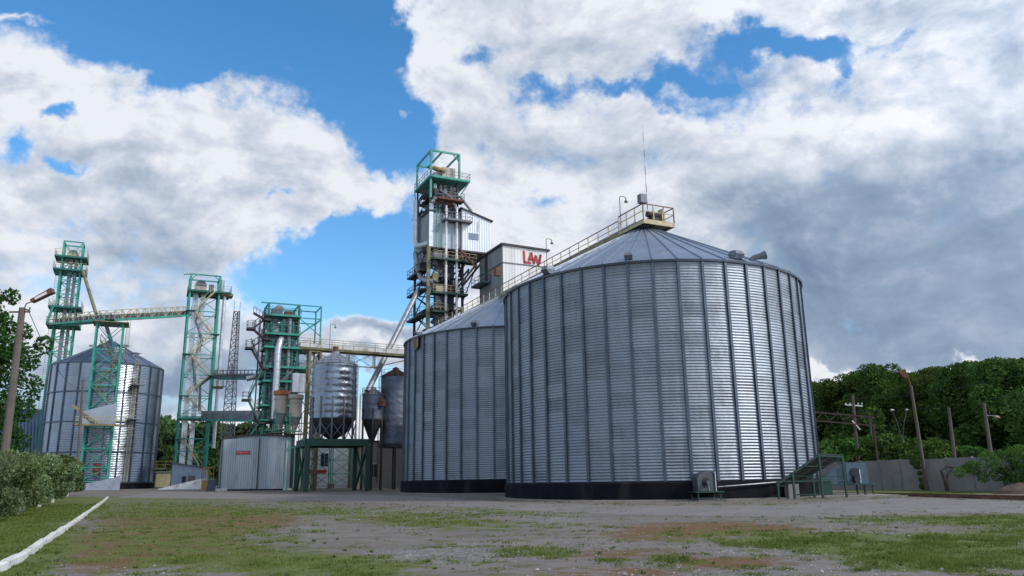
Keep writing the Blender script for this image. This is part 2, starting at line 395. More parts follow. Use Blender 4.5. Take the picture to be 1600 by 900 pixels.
# ------------------------------------------------------------------ terrain
def sst(x, a, b):
    t = min(1, max(0, (x - a) / (b - a))); return t * t * (3 - 2 * t)
def hgt(x, y):
    r = .0085 * max(0, y - 55) * sst(-x, -30, 5)
    r = min(r, .75)
    r += .011 * max(0, -x - 18) * sst(y, 45, 110)
    return min(r, 1.9)
def gnd(px, py):
    d = pray(px, py).normalized(); t = 3.0
    while t < 900:
        p = Vector((0, 0, EYE)) + d * t
        if p.z <= hgt(p.x, p.y): return Vector((p.x, p.y, hgt(p.x, p.y)))
        t += .1
    return p
def foot(px, py, Y):
    """a base point: the direction of the pixel at distance Y, dropped to the ground"""
    p = at(px, py, Y); return Vector((p.x, p.y, hgt(p.x, p.y)))

def vn(x, y, s, seed=0.0): return noise.fractal(Vector((x * s + seed, y * s - seed, seed)), 1.0, 2.0, 4)
# painted by place: where grass, dry moss and grit grow (pixel ellipses converted to the ground when the field is made)
GRASS = [(-60, 840, 190, 110, 1.9), (60, 790, 110, 30, 1.6), (230, 788, 200, 26, .6), (280, 850, 260, 60, .58), (520, 890, 180, 26, .9), (450, 800, 130, 13, .45), (650, 812, 140, 12, .6), (760, 822, 150, 11, .5),
         (430, 880, 240, 24, .45), (840, 862, 90, 12, .55), (780, 800, 160, 9, .35), (1350, 850, 260, 22, .95), (1480, 872, 230, 26, 1.15), (1170, 838, 200, 14, .6), (1450, 812, 190, 9, .7), (1590, 815, 150, 14, .9),
         (1560, 840, 160, 16, .9), (560, 800, 120, 8, .35), (1050, 876, 90, 14, .25), (470, 786, 60, 6, .4), (1450, 768, 160, 5, 1.6)]
MOSS = [(310, 812, 190, 28, 1.2), (230, 855, 240, 36, 1.0), (360, 870, 110, 20, .6), (700, 815, 130, 9, .5), (1040, 835, 130, 12, .7), (960, 865, 180, 14, .4), (1110, 825, 160, 12, .8), (1140, 878, 120, 12, .8),
        (330, 775, 130, 7, .8), (600, 810, 60, 8, .6), (1240, 835, 120, 14, .5), (980, 895, 170, 14, .5), (160, 886, 100, 14, .5)]
GRIT = [(700, 868, 190, 18, .8), (920, 850, 160, 12, .5), (880, 812, 120, 8, .6), (1030, 812, 90, 6, .5), (1200, 862, 180, 12, .8), (470, 825, 160, 14, .5), (1050, 898, 300, 14, .6), (1290, 830, 70, 6, .8), (1500, 833, 110, 7, .8), (250, 892, 150, 14, .6)]
def fields(x, y):
    z = hgt(x, y)
    out = [0.0, 0.0, 0.0]
    if y < 10: return (.3, .2, .3)
    px, py = proj((x, y, z))
    for i, L in enumerate((GRASS, MOSS, GRIT)):
        s = 0.0
        for (cx, cy, rx, ry, w) in L:
            dx = (px - cx) / rx; dy = (py - cy) / ry; d = dx * dx + dy * dy
            if d < 1: s += w * (1 - d)
        out[i] = s
    return tuple(out)
NX, NY = 330, 330
def make_ground():
    xs = []; vs = []; fs = []
    # fine field, denser near the camera
    ys = [9 + 75 * (j / (NY - 1)) ** 1.7 for j in range(NY)] + [90, 100, 112, 125, 140, 160, 190, 240, 330, 500, 900, 2000]
    yy = [-60, -20, 0] + ys
    us = [-1.15 + 2.3 * i / (NX - 1) for i in range(NX)]
    gvals = []
    for y in yy:
        hw = max(30, y * .78 + 3)
        row = [u * hw for u in us]
        if y > 80 or y < 5: hw = max(hw, 90); row = [u * hw for u in us]
        for x in row:
            z = hgt(x, y) if y < 400 else .8
            if 5 < y < 60: z += .018 * vn(x, y, .6, 3.1) + .03 * vn(x, y, .12, 9)
            vs.append((x, y, z)); g = fields(x, y) if y < 90 else ((.25, .1, .2) if y > 175 else (0, 0, 0))
            gvals.append(g)
    W_ = NX
    for j in range(len(yy) - 1):
        for i in range(W_ - 1):
            a = j * W_ + i; fs.append((a, a + 1, a + 1 + W_, a + W_))
    me = bpy.data.meshes.new('ground'); me.from_pydata(vs, [], fs); me.update()
    me.polygons.foreach_set('use_smooth', [True] * len(me.polygons))
    ca = me.color_attributes.new('cover', 'FLOAT_COLOR', 'POINT')
    arr = np.ones((len(vs), 4), np.float32); arr[:, :3] = np.clip(np.array(gvals), 0, 1.6); ca.data.foreach_set('color', arr.ravel())
    M = bpy.data.materials.new('yard_ground'); M.use_nodes = True; g = NT(M.node_tree)
    o = g.n('ShaderNodeTexCoord').outputs['Object']
    at_ = g.n('ShaderNodeAttribute', attribute_name='cover'); sp = g.n('ShaderNodeSeparateColor', {0: at_.outputs['Color']})
    Gr, Mo, Gi = sp.outputs[0], sp.outputs[1], sp.outputs[2]
    a1 = g.noise(o, .22, 5, .6); a2 = g.noise(o, 1.1, 6, .65); a3 = g.noise(o, 5.5, 5, .7); a4 = g.noise(o, 38.0, 3, .7); a5 = g.noise(o, 14.0, 3, .65)
    base = g.mix(g.ss(a1, .35, .65), (.150, .129, .111), (.196, .171, .149))
    base = g.mix(g.ss(a2, .35, .75, 0, .7), base, (.115, .100, .094))
    base = g.mix(g.ss(a4, .42, .72, 0, .5), base, (.26, .245, .235))
    rt_ = g.noise(g.v('MULTIPLY', o, (.10, 1, 1)).outputs[0], 1.3, 6, .62)
    base = g.mix(g.ss(rt_, .5, .72, 0, .45), base, (.095, .083, .075))
    gi = g.m('ADD', Gi, g.m('MULTIPLY', g.m('SUBTRACT', a2, .5), 1.6))
    vo = g.n('ShaderNodeTexVoronoi', {'Vector': o, 'Scale': 15.0, 'Randomness': 1.0}, feature='F1')
    grit = g.mix(g.ss(g.n('ShaderNodeSeparateColor', {0: vo.outputs['Color']}).outputs[0], .2, .95), (.085, .083, .085), (.34, .335, .33))
    base = g.mix(g.m('MULTIPLY', g.ss(gi, .2, .7), g.ss(a3, .38, .55, 0, .8)), base, grit)
    mo = g.m('ADD', Mo, g.m('MULTIPLY', g.m('SUBTRACT', g.m('ADD', a3, a2), 1.0), 2.0))
    mossc = g.mix(g.ss(a5, .35, .7), (.125, .058, .026), (.180, .112, .048))
    base = g.mix(g.ss(mo, .12, .58, 0, .88), base, mossc)
    gr = g.m('ADD', Gr, g.m('MULTIPLY', g.m('SUBTRACT', g.m('ADD', g.m('MULTIPLY', a3, .8), g.m('MULTIPLY', a2, 1.2)), 1.0), 2.6))
    grc = g.mix(g.ss(a5, .3, .7), (.055, .082, .018), (.160, .185, .050))
    grc = g.mix(g.ss(a2, .5, .7, 0, .5), grc, (.15, .14, .05))
    grc = g.mix(g.ss(a4, .5, .75, 0, .5), grc, (.17, .17, .055))
    base = g.mix(g.ss(gr, .22, .60, 0, .95), base, grc)
    bh = g.m('ADD', g.m('MULTIPLY', a4, .5), g.m('MULTIPLY', a5, g.m('MULTIPLY_ADD', g.ss(gr, .3, .6), 1.5, .5)))
    b = g.n('ShaderNodeBump', {'Strength': .7, 'Distance': .03, 'Height': bh})
    p = g.n('ShaderNodeBsdfPrincipled', {'Base Color': base, 'Roughness': .95, 'Normal': b.outputs[0], 'Specular IOR Level': .15})
    g.n('ShaderNodeOutputMaterial', {0: p.outputs[0]})
    me.materials.append(M)
    ob = bpy.data.objects.new('ground', me); col.objects.link(ob); ob['kind'] = 'structure'
make_ground()

def road():
    """worn asphalt drive round the silos"""
    b = MB(); N = 90
    top = [(250, 768), (420, 771), (640, 774), (800, 785), (1000, 790), (1220, 789), (1400, 777), (1600, 783), (1760, 789)]
    bot = [(180, 778), (420, 781), (600, 787), (800, 798), (1000, 806), (1220, 809), (1400, 803), (1600, 802), (1760, 806)]
    def ev(L, t):
        x = t * (len(L) - 1); i = min(int(x), len(L) - 2); f = x - i
        return L[i][0] * (1 - f) + L[i + 1][0] * f, L[i][1] * (1 - f) + L[i + 1][1] * f
    vs = []
    for i in range(N):
        t = i / (N - 1); A = gnd(*ev(top, t)); B = gnd(*ev(bot, t))
        for k in range(9):
            p = A.lerp(B, k / 8)
            e = 0.35 * vn(p.x, p.y, .8, 5) if k == 8 else 0
            vs.append((p.x, p.y + e, hgt(p.x, p.y) + (.03 if 0 < k < 8 else -.02)))
    fs = [(i * 9 + k, (i + 1) * 9 + k, (i + 1) * 9 + k + 1, i * 9 + k + 1) for i in range(N - 1) for k in range(8)]
    b.add(vs, fs)
    M = mat('worn_asphalt', (.165, .148, .140), .9, 0, .14, .5, bump=.3, bscale=20, dirt=(.20, .178, .165), dirt_amt=.5, dirt_scale=.35)
    o = b.build('road', M, smooth='all'); o['kind'] = 'structure'
road()

# ------------------------------------------------------------------ the big corrugated silos
SR = 12.89; PL = 1.33; EZ = 17.3; AZ_ = 23.7; NB = 44
S1 = Vector((12.29, 68.65, 0)); S2 = Vector((-.24, 95.0, .34))
def corr_cyl(Rr, z0, z1, period, amp, nb, seg, sheet):
    nring = int(round((z1 - z0) / period)) * 6; n = nb * seg
    th = np.arange(n + 1) * 2 * pi / n; z = np.linspace(z0, z1, nring + 1)
    rr = Rr + amp * np.sin((z - z0) / period * 2 * pi)
    V = np.zeros((nring + 1, n + 1, 3)); V[:, :, 0] = rr[:, None] * np.cos(th); V[:, :, 1] = rr[:, None] * np.sin(th); V[:, :, 2] = z[:, None]
    f = []; uv = []
    for j in range(nring):
        for i in range(n):
            a = j * (n + 1) + i; f.append((a, a + 1, a + n + 2, a + n + 1))
            va = z[j] / sheet; vb = z[j + 1] / sheet; k = (i + .5) / seg
            k0 = math.floor(k) + .5
            uv += [(k0, va), (k0, va), (k0, vb), (k0, vb)]
    me = bpy.data.meshes.new('wall'); me.from_pydata(V.reshape(-1, 3).tolist(), [], f); me.update()
    ul = me.uv_layers.new(name='UVMap'); ul.data.foreach_set('uv', np.array(uv, np.float32).ravel())
    me.polygons.foreach_set('use_smooth', [True] * len(me.polygons))
    return me
def add_mesh(name, me, M, parent):
    if not me.materials: me.materials.append(M)
    o = bpy.data.objects.new(name, me); col.objects.link(o); o.parent = parent; return o
def roof_mb(Re, ze, Rt, zt, nb, rib=.07, sub=1):
    b = MB(); n = nb * 2; th = [2 * pi * k / n for k in range(n)]
    for (ra, za, rb, zb) in ((Re, ze, Rt, zt),):
        vs = [(ra * cos(t), ra * sin(t), za) for t in th] + [(rb * cos(t), rb * sin(t), zb) for t in th]
        b.add(vs, [(k, (k + 1) % n, n + (k + 1) % n, n + k) for k in range(n)])
    vs = [(Re * cos(t), Re * sin(t), ze) for t in th] + [((Re - .1) * cos(t), (Re - .1) * sin(t), ze - .14) for t in th]
    b.add(vs, [(n + k, n + (k + 1) % n, (k + 1) % n, k) for k in range(n)])
    b.lathe([(Rt + .05, zt - .05), (Rt + .05, zt + .25), (.05, zt + .45)], 32)
    for k in range(nb):
        t = 2 * pi * k / nb
        b.bar((Re * cos(t), Re * sin(t), ze + rib * .5), (Rt * cos(t), Rt * sin(t), zt + rib * .5), rib * .9, rib * 1.6)
    return b
big_wall = corr_cyl(SR, PL, EZ, .215, .024, NB, 3, 1.08)
pm = MB(); 
pm.box(-.07, .08, -.05, .05, PL - .03, EZ + .02); pm.box(.08, .11, -.095, .095, PL - .03, EZ + .02)
def vent_hood(b, sc=1.0):
    """gooseneck roof vent: box neck with a slanted hood opening down the slope"""
    s = sc
    b.add([(-.35*s, -.4*s, 0), (.35*s, -.4*s, 0), (.35*s, .4*s, 0), (-.35*s, .4*s, 0), (-.45*s, -.45*s, .55*s), (.75*s, -.45*s, .35*s), (.75*s, .45*s, .35*s), (-.45*s, .45*s, .55*s),
           (-.3*s, -.35*s, .85*s), (.45*s, -.35*s, .75*s), (.45*s, .35*s, .75*s), (-.3*s, .35*s, .85*s)],
          [(0, 1, 5, 4), (1, 2, 6, 5), (2, 3, 7, 6), (3, 0, 4, 7), (4, 5, 9, 8), (5, 6, 10, 9), (6, 7, 11, 10), (7, 4, 8, 11), (8, 9, 10, 11), (0, 3, 2, 1)])
def place_on_roof(base, Re, ze, Rt, zt, fr, px):
    best = None; r = Re + (Rt - Re) * fr; z = ze + (zt - ze) * fr
    for i in range(720):
        a = i * pi / 360; p = base + Vector((r * cos(a), r * sin(a), z))
        if (p - base).xy.dot(Vector((0, 0, EYE)).xy - base.xy) < -.3 * r * base.xy.length: continue
        d = abs(proj(p)[0] - px)
        if best is None or d < best[0]: best = (d, a, r, z)
    return best[1], best[2], best[3]
def big_silo(base, label, vents, hatch=None):
    t = thing('grain_silo', label, 'silo', base, 0, 'large corrugated grain silos')
    add_mesh('wall', big_wall, WALL_A, t)
    b = MB(); b.lathe([(SR + .28, -.6), (SR + .28, PL - .12), (SR + .12, PL - .02), (SR - .5, PL - .01)], 96, cap=False)
    b.build('plinth', BITUMEN, t, smooth=True)
    roof_mb(SR + .14, EZ, .9, AZ_, NB).build('roof', ROOF, t)
    b = MB()
    n = NB * 3
    b.lathe([(SR + .20, EZ - .16), (SR + .24, EZ - .02), (SR + .05, EZ + .01), (SR + .03, EZ - .16)], n, cap=False)
    b.build('eave_ring', POST, t)
    for k in range(NB):
        a = 2 * pi * k / NB
        if k == 0: p0 = pm.build('stiffener', POST, t)
        p = p0 if k == 0 else p0.copy()
        if k: col.objects.link(p); p.parent = t
        p.location = ((SR + .03) * cos(a), (SR + .03) * sin(a), 0); p.rotation_euler = (0, 0, a)
    for (px, fr, sc) in vents:
        a, r, z = place_on_roof(base, SR + .14, EZ, .9, AZ_, fr, px)
        b = MB(); vent_hood(b, sc); o = b.build('roof_vent', VENTM, t); o.location = (r * cos(a), r * sin(a), z - .05); o.rotation_euler = (0, 0, a)
    return t
silo1 = big_silo(S1, 'largest corrugated silo in front with black plinth and railed platform at its peak',
                 [(982, .05, .7), (1150, .06, .85), (1233, .10, .9), (857, .03, .8)])
silo2 = big_silo(S2, 'corrugated silo half hidden behind the largest one with a brown emblem near its eave', [(742, .03, .8), (655, .05, .7)])
# open vent cowl (horn) on the far slope of the first silo
a, r, z = place_on_roof(S1, SR + .14, EZ, .9, AZ_, .10, 1172)
b = MB(); b.tube([(0, 0, 0), (.25, 0, .2), (.85, 0, .32), (1.2, 0, .40)], [.16, .19, .26, .36], 12)
o = b.build('vent_cowl', STEELG, silo1, smooth=True); o.location = (r * cos(a), r * sin(a), z); o.rotation_euler = (0, 0, a + 1.0)

# brown emblem on the second silo
def emblem():
    # find azimuth on wall for px 652
    best = min(((abs(proj(S2 + Vector((SR * cos(a), SR * sin(a), 16)))[0] - 652), a) for a in [radians(k / 4) for k in range(720, 1200)]), key=lambda q: q[0])
    a = best[1]; pz = S2 + Vector(((SR + .2) * cos(a), (SR + .2) * sin(a), 0))
    z = at(652, 537, pz.y).z
    t = thing('emblem_sign', 'brown shield shaped emblem board with pale outline fixed under the silo eave', 'sign', (pz.x, pz.y, z), a + pi / 2)
    b = MB(); pts = [(-.62, .72), (.62, .72), (.62, -.45), (.25, -.72), (-.25, -.72), (-.62, -.45)]
    def poly(b, pts, y0, y1):
        n = len(pts); b.add([(x, y0, z) for x, z in pts] + [(x, y1, z) for x, z in pts],
                            [tuple(range(n)), tuple(range(2 * n - 1, n - 1, -1))] + [(i, i + n, (i + 1) % n + n, (i + 1) % n) for i in range(n)])
    poly(b, pts, -.05, .03); b.build('board', BUNT, t)
    b = MB()
    for p, q in zip(pts[2:] + pts[:1], pts[3:] + pts[:1]): b.bar((p[0] * .9, -.07, p[1] * .9), (q[0] * .9, -.07, q[1] * .9), .07, .03)
    for (p, q) in (((.56, .5), (.56, -.40)), ((-.56, .5), (-.56, -.40)), ((-.3, .35), (-.3, -.35)), ((-.3, .05), (-.05, .05)), ((.0, .35), (.35, .35)), ((.0, .0), (.35, .0)), ((.0, -.35), (.35, -.35)), ((.35, .35), (.35, -.35))):
        b.bar((p[0], -.07, p[1]), (q[0], -.07, q[1]), .07, .03)
    b.build('emblem', GOLD, t)
emblem()

# ------------------------------------------------------------------ gallery over the big silos
def gallery_main():
    z0 = 23.95
    A = Vector((S1.x, S1.y, z0)) - VX * .45; B = A + UY * 53.0
    t = thing('conveyor_gallery', 'long conveyor walkway with cream posts running over the silo peaks to the tall tower', 'conveyor', A, GR)
    L = 51.5
    MB().box(-.95, .95, 2.0, L, 0, .12).build('deck', OLIVE, t)
    b = MB()
    for x in (-.95, .95):
        b.bar((x, 2.0, -.18), (x, L, -.18), .12, .36)
    b.build('side_beam', OLIVE, t)
    b = MB().box(.05, .75, 1.0, L, .16, .80)
    for i in range(26): b.box(.02, .78, 1.0 + i * 2, 1.08 + i * 2, .14, .84)
    b.build('conveyor_casing', GALVD, t)
    for x in (-.95, .95):
        b = MB()
        n = 26
        for i in range(n + 1):
            y = 2.0 + (L - 2.0) * i / n; b.bar((x, y, -.3), (x, y, 1.15), .09, .06)
        b.bar((x, 2, .62), (x, L, .62), .05); r = b.build('railing', CREAM, t)
        MB().bar((x, 2, 1.17), (x, L, 1.17), .07).build('handrail', REDB, r)
    # legs down onto the second silo's peak
    y = (S2 - S1).xy.length
    b = MB()
    for yy in (y - 1.2, y + 1.2):
        for x in (-.8, .8): b.bar((x, yy, -.2), (x * .8, yy, -.9), .12)
    b.build('support', DARKST, t)
    MB().lathe([(.35, -1.0), (.45, .1)], 12, .4, y).build('spout', GALVD, t)
gallery_main()

def apex_platform():
    A = Vector((S1.x, S1.y, 23.95))
    t = thing('roof_platform', 'yellow railed platform with drive motor on the peak of the largest silo', 'platform', A, GR)
    x0, x1, y0, y1 = -1.45, 1.9, -2.0, 2.0
    b = MB().box(x0, x1, y0, y1, -.02, .12)
    b.build('deck', OLIVE, t)
    b = MB()
    for x in (x0, x1, (x0 + x1) / 2): b.bar((x, y0, -.16), (x, y1, -.16), .1, .28)
    for y in (y0, y1): b.bar((x0, y, -.1), (x1, y, -.1), .1, .42)
    b.build('frame_beam', CREAM, t)
    for a_, c_ in (((x0, y1), (x0, y0)), ((x0, y0), (x1, y0)), ((x1, y0), (x1, y1))):
        b = MB(); p = Vector((*a_, .12)); q = Vector((*c_, .12))
        n = 3
        for i in range(n + 1): b.bar(p.lerp(q, i / n), p.lerp(q, i / n) + Vector((0, 0, 1.4)), .09)
        b.bar(p + Vector((0, 0, .75)), q + Vector((0, 0, .75)), .06)
        r = b.build('railing', CREAM, t)
        MB().bar(p + Vector((0, 0, 1.42)), q + Vector((0, 0, 1.42)), .08).build('handrail', REDB, r)
    b = MB().box(-.3, .5, -1.7, -.9, .12, .6); b.tube([(-.6, -1.4, .85), (.7, -1.4, .85)], .3, 10); b.tube([(.1, -1.2, .5), (.1, -1.2, 1.25)], .18, 8)
    b.build('drive_motor', DARKST, t)
    MB().box(.9, 1.15, -1.6, -1.0, .12, 1.5).build('junction_box', CREAM, t)
    b = MB()
    for x in (x0 + .3, x1 - .3):
        for y in (y0 + .3, y1 - .3): b.bar((x, y, -.2), (x * .6, y * .6, -.75), .14)
    b.build('support', DARKST, t)
    b = MB(); b.box(x0 - .35, x0 + .30, y0 - .28, y0 + .28, 1.55, 2.35)
    lampb = b.build('floodlight', STEELG, t)
    # striped aerial
    base = A + VX * .35 - UY * .2
    zt = at(1007, 197, base.y).z - 23.95
    m2 = thing('striped_mast', 'thin red and white striped aerial rising from the roof platform', 'antenna', base + Vector((0, 0, .12)), 0)
    for k in range(12):
        z0 = zt * k / 12; z1 = zt * (k + 1) / 12
        MB().tube([(0, 0, z0), (0, 0, z1)], .045 - .002 * k, 6).build('pole_section', mat('mast_dark', (.10, .04, .04), .5) if k % 2 == 0 else mat('mast_pale', (.5, .5, .52), .5), m2)
    # stay wire
    e = place_on_roof(S1, SR + .14, EZ, .9, AZ_, .45, 1100)
apex_platform()
def gooseneck(p, h, label, flip=1):
    t = thing('lamp_post', label, 'lamp', p, GR, 'gooseneck lamps on the walkways')
    MB().tube([(0, 0, 0), (0, 0, h), (.05 * flip, 0, h + .15), (.25 * flip, 0, h + .22), (.6 * flip, 0, h + .2), (.72 * flip, 0, h + .05)], .035, 6).build('pole', DARKST, t)
    MB().lathe([(.05, h + .1), (.06, h - .05), (.2, h - .3), (.18, h - .32)], 10, .72 * flip).build('lamp_shade', STEELG, t)
b1 = at(970, 350, S1.y + 1.6); gooseneck(Vector((b1.x, b1.y, 24.5)), at(970, 308, b1.y).z - 24.6, 'gooseneck lamp beside the roof platform of the largest silo')
b2 = S1 + UY * 17.5 - VX * .95; gooseneck(Vector((b2.x, b2.y, 24.5)), 3.2, 'gooseneck lamp on the long silo gallery right of the red lettered building')

# ------------------------------------------------------------------ lattice towers
def stairs(b, br, p0, p1, w=.8, side=(0, 1, 0), nstep=None):
    """one flight from p0 up to p1, with stringers and steps in b, handrail in br"""
    p0 = Vector(p0); p1 = Vector(p1); s = Vector(side).normalized() * w / 2
    for k in (-1, 1):
        b.bar(p0 + s * k, p1 + s * k, .06, .22)
        br.bar(p0 + s * k + Vector((0, 0, 1)), p1 + s * k + Vector((0, 0, 1)), .05)
        for i in range(5): q = p0.lerp(p1, i / 4) + s * k; br.bar(q, q + Vector((0, 0, 1)), .04)
    n = nstep or max(4, int((p1.z - p0.z) / .3)); r = (p1 - p0); r.z = 0
    d = r.normalized() * .13 if r.length > .01 else Vector((.13, 0, 0))
    for i in range(1, n):
        q = p0.lerp(p1, i / n); b.bar(q - s, q + s, .22, .04)

def lattice(t, w, d, h, levels, M, leg=.22, br=.10, x0=0, y0=0, zb=0, faces='fblr', xbr=True):
    """legs, ring beams, cross bracing; each leg and each face's bracing a part"""
    cs = [(x0, y0), (x0 + w, y0), (x0 + w, y0 + d), (x0, y0 + d)]
    for (x, y) in cs:
        MB().bar((x, y, zb), (x, y, h), leg, leg, (0, 1, 0)).build('leg', M, t)
    prs = {'f': (0, 1), 'r': (1, 2), 'b': (2, 3), 'l': (3, 0)}
    zs = levels
    for k in faces:
        i, j = prs[k]; A = cs[i]; B = cs[j]; b = MB()
        for n_, z in enumerate(zs):
            b.bar((*A, z), (*B, z), br * 1.3)
            if n_ + 1 < len(zs):
                z2 = zs[n_ + 1]
                if xbr: b.bar((*A, z), (*B, z2), br); b.bar((*B, z), (*A, z2), br)
                elif n_ % 2: b.bar((*A, z), (*B, z2), br)
                else: b.bar((*B, z), (*A, z2), br)
        b.build('bracing', M, t)
def platform(t, x0, x1, y0, y1, z, M, rm=None, open_=None, th=.14, knee=0):
    b = MB().box(x0, x1, y0, y1, z - th, z)
    b.bar((x0, y0, z - .12), (x1, y0, z - .12), .1, .3); b.bar((x0, y1, z - .12), (x1, y1, z - .12), .1, .3)
    b.bar((x0, y0, z - .12), (x0, y1, z - .12), .1, .3); b.bar((x1, y0, z - .12), (x1, y1, z - .12), .1, .3)
    o = b.build('platform', M, t)
    c = [(x0, y0, z), (x1, y0, z), (x1, y1, z), (x0, y1, z), (x0, y0, z)]
    b = MB().rail(c, 1.1, 1.3, .055); b.build('railing', rm or M, o)
    return o
def Zs(px, py, Y): return at(px, py, Y).z

# --- the tall working tower
def tall_tower():
    Y0 = 118.0
    near = foot(667, 745, Y0); near = Vector((near.x, near.y, .45))
    t = thing('elevator_tower', 'tallest tower with silver clad room, twin white pipes and green hoist frame on top', 'tower', near, GR)
    def Z(py, px=667, Y=Y0): return at(px, py, Y).z - near.z
    D, Wd = 7.0, 5.6
    zt = Z(385); ztop = Z(236)
    # main dark lattice
    lv = [0]; z = 0
    while z < zt - 3: z += 3.4; lv.append(z)
    lv.append(zt)
    lattice(t, Wd, D, zt, lv, DARKST, .34, .13)
    # inner columns and machinery dark mass
    b = MB()
    for x in (1.5, 3.0, 4.3):
        for y in (1.6, 4.2): b.bar((x, y, 0), (x, y, zt), .22)
    b.build('column', STEELG, t)
    MB().box(2.3, 3.5, 2.2, 4.2, 3, Z(300)).build('elevator_casing', GALVD, t)
    MB().box(3.9, 5.2, 2.6, 4.6, 3, zt).build('elevator_casing', STEELG, t)
    b = MB().bar((-.15, -.1, 0), (-.15, -.1, zt), .55, .35); b.build('corner_column', OLIVE, t)
    # platforms on the front
    for py, xr in ((405, 7.4), (458, 5.9), (487, 2.6)):
        z = Z(py); platform(t, .2, xr, -1.6, .1, z, GREEN, CREAM)
    for py in (430, 480, 510):
        z = Z(py); b = MB().box(.1, Wd - .1, .2, D - .2, z - .12, z)
        b.build('floor', DARKST, t)
    for py in (420, 450, 490):
        z = Z(py); platform(t, -1.3, 0, .5, D, z, DARKST)
    # right knee struts carrying the overhang
    b = MB()
    for y in (0.2, 3.5, 6.8):
        b.bar((Wd, y, Z(443)), (9.5, y, Z(395)), .3); b.bar((Wd, y, Z(470)), (8.2, y, Z(405)), .14)
    b.build('strut', DARKST, t)
    # machinery clutter: sloping chutes
    for (p, q, r) in (((1, .6, Z(425)), (4.6, 1.4, Z(392)), .3), ((5, 1, Z(455)), (2.5, 1, Z(430)), .28), ((1.2, 2, Z(500)), (3.8, 2, Z(470)), .3), ((4.5, -.3, Z(402)), (7.0, -.3, Z(378)), .22), ((6.6, 1, Z(396)), (5.4, 1, Z(425)), .25)):
        MB().tube([p, q], r, 8).build('chute', RUST if r < .29 else GALVD, t)
    MB().box(.8, 2.6, -.2, 1.6, Z(403), Z(392)).build('machine', STEELG, t)
    MB().box(3.1, 4.9, .2, 2.0, Z(457), Z(444)).build('machine', RUST, t)
    MB().box(1.0, 2.4, -.5, 1.2, Z(457), Z(446)).build('machine', CREAM, t)
    MB().tube([(3.6, .6, Z(505)), (3.6, .6, Z(492))], .8, 12).build('machine', STEELG, t)
    # clad room: left part (dull) and right part (white, overhanging)
    zb = Z(385); z1 = Z(318)
    def room(x0, x1, y0, y1, za, zb_l, zb_r, Mf, Ms, name='clad_room'):
        r = bpy.data.objects.new(name, None); col.objects.link(r); r.parent = t
        def q(name, pts, M): b = MB(); b.add(pts, [(0, 1, 2, 3)]); b.build(name, M, r)
        q('front_wall', [(x0, y0, za), (x1, y0, za), (x1, y0, zb_r), (x0, y0, zb_l)], Mf)
        q('back_wall', [(x1, y1, za), (x0, y1, za), (x0, y1, zb_l), (x1, y1, zb_r)], Mf)
        q('side_wall', [(x0, y0, za), (x0, y0, zb_l), (x0, y1, zb_l), (x0, y1, za)], Ms)
        q('side_wall', [(x1, y0, za), (x1, y1, za), (x1, y1, zb_r), (x1, y0, zb_r)], Ms)
        bb = MB(); e = .3
        bb.add([(x0 - e, y0 - e, zb_l), (x1 + e, y0 - e, zb_r), (x1 + e, y1 + e, zb_r), (x0 - e, y1 + e, zb_l), (x0 - e, y0 - e, zb_l + .2), (x1 + e, y0 - e, zb_r + .2), (x1 + e, y1 + e, zb_r + .2), (x0 - e, y1 + e, zb_l + .2)],
               [(0, 3, 2, 1), (4, 5, 6, 7), (0, 1, 5, 4), (1, 2, 6, 5), (2, 3, 7, 6), (3, 0, 4, 7)])
        bb.build('roof', DARKST, r)
        MB().box(x0 + .02, x1 - .02, y0 + .02, y1 - .02, za - .25, za - .01).build('floor', DARKST, r)
        return r
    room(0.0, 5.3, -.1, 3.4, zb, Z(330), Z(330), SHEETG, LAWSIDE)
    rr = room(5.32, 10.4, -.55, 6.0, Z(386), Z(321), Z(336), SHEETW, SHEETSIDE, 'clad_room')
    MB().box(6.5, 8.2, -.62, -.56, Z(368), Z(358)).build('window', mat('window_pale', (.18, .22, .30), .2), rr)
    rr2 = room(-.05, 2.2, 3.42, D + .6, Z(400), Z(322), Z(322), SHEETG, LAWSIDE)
    # tall light sheets near the corner
    MB().box(-.12, .55, -.22, -.12, zb, Z(318)).build('corner_panel', GALV, t)
    # twin white pipes down the front
    for x in (2.55, 4.35):
        b = MB().tube([(x, -.75, Z(320)), (x, -.75, Z(500))], .19, 12)
        for k in range(10): z = Z(330 + 17 * k); b.tube([(x, -.75, z), (x, -.75, z + .12)], .25, 12)
        b.build('white_pipe', WHITE, t, smooth=True)
    # left silver duct with bend
    b = MB().tube([(-.7, 4.8, Z(300)), (-.7, 4.8, Z(365)), (-.6, 4.2, Z(374)), (-.3, 2.6, Z(377)), (.4, 1.0, Z(377))], .52, 12)
    b.build('duct', GALV, t, smooth=True)
    b = MB().tube([(-.8, 4.6, Z(385)), (-1.0, 3.0, Z(410)), (-.8, 1.4, Z(432)), (-.5, .5, Z(438)), (.6, -.3, Z(440))], .42, 12)
    b.build('duct', GALVD, t, smooth=True)
    # upper open machinery storey
    zo = Z(318)
    lattice(t, 4.7, 6.4, Z(278), [zo - .5, (zo + Z(278)) / 2, Z(278)], DARKST, .25, .10, .1, .1, zb)
    for py, x0, x1 in ((343, 2.0, 6.6), (312, .8, 5.2)):
        z = Z(py); platform(t, x0, x1, -1.9, -.3, z, STEELG if py == 343 else RUST, STEELG)
    for k, (x, y) in enumerate(((1.0, .4), (1.9, .3), (2.8, .5), (3.7, .3), (4.4, .8), (1.4, 1.6), (2.5, 2.0), (3.6, 1.8))):
        MB().tube([(x, y, Z(335)), (x, y, Z(285))], .24 if k % 2 else .33, 8).build('spout', STEELG if k % 2 else GALVD, t)
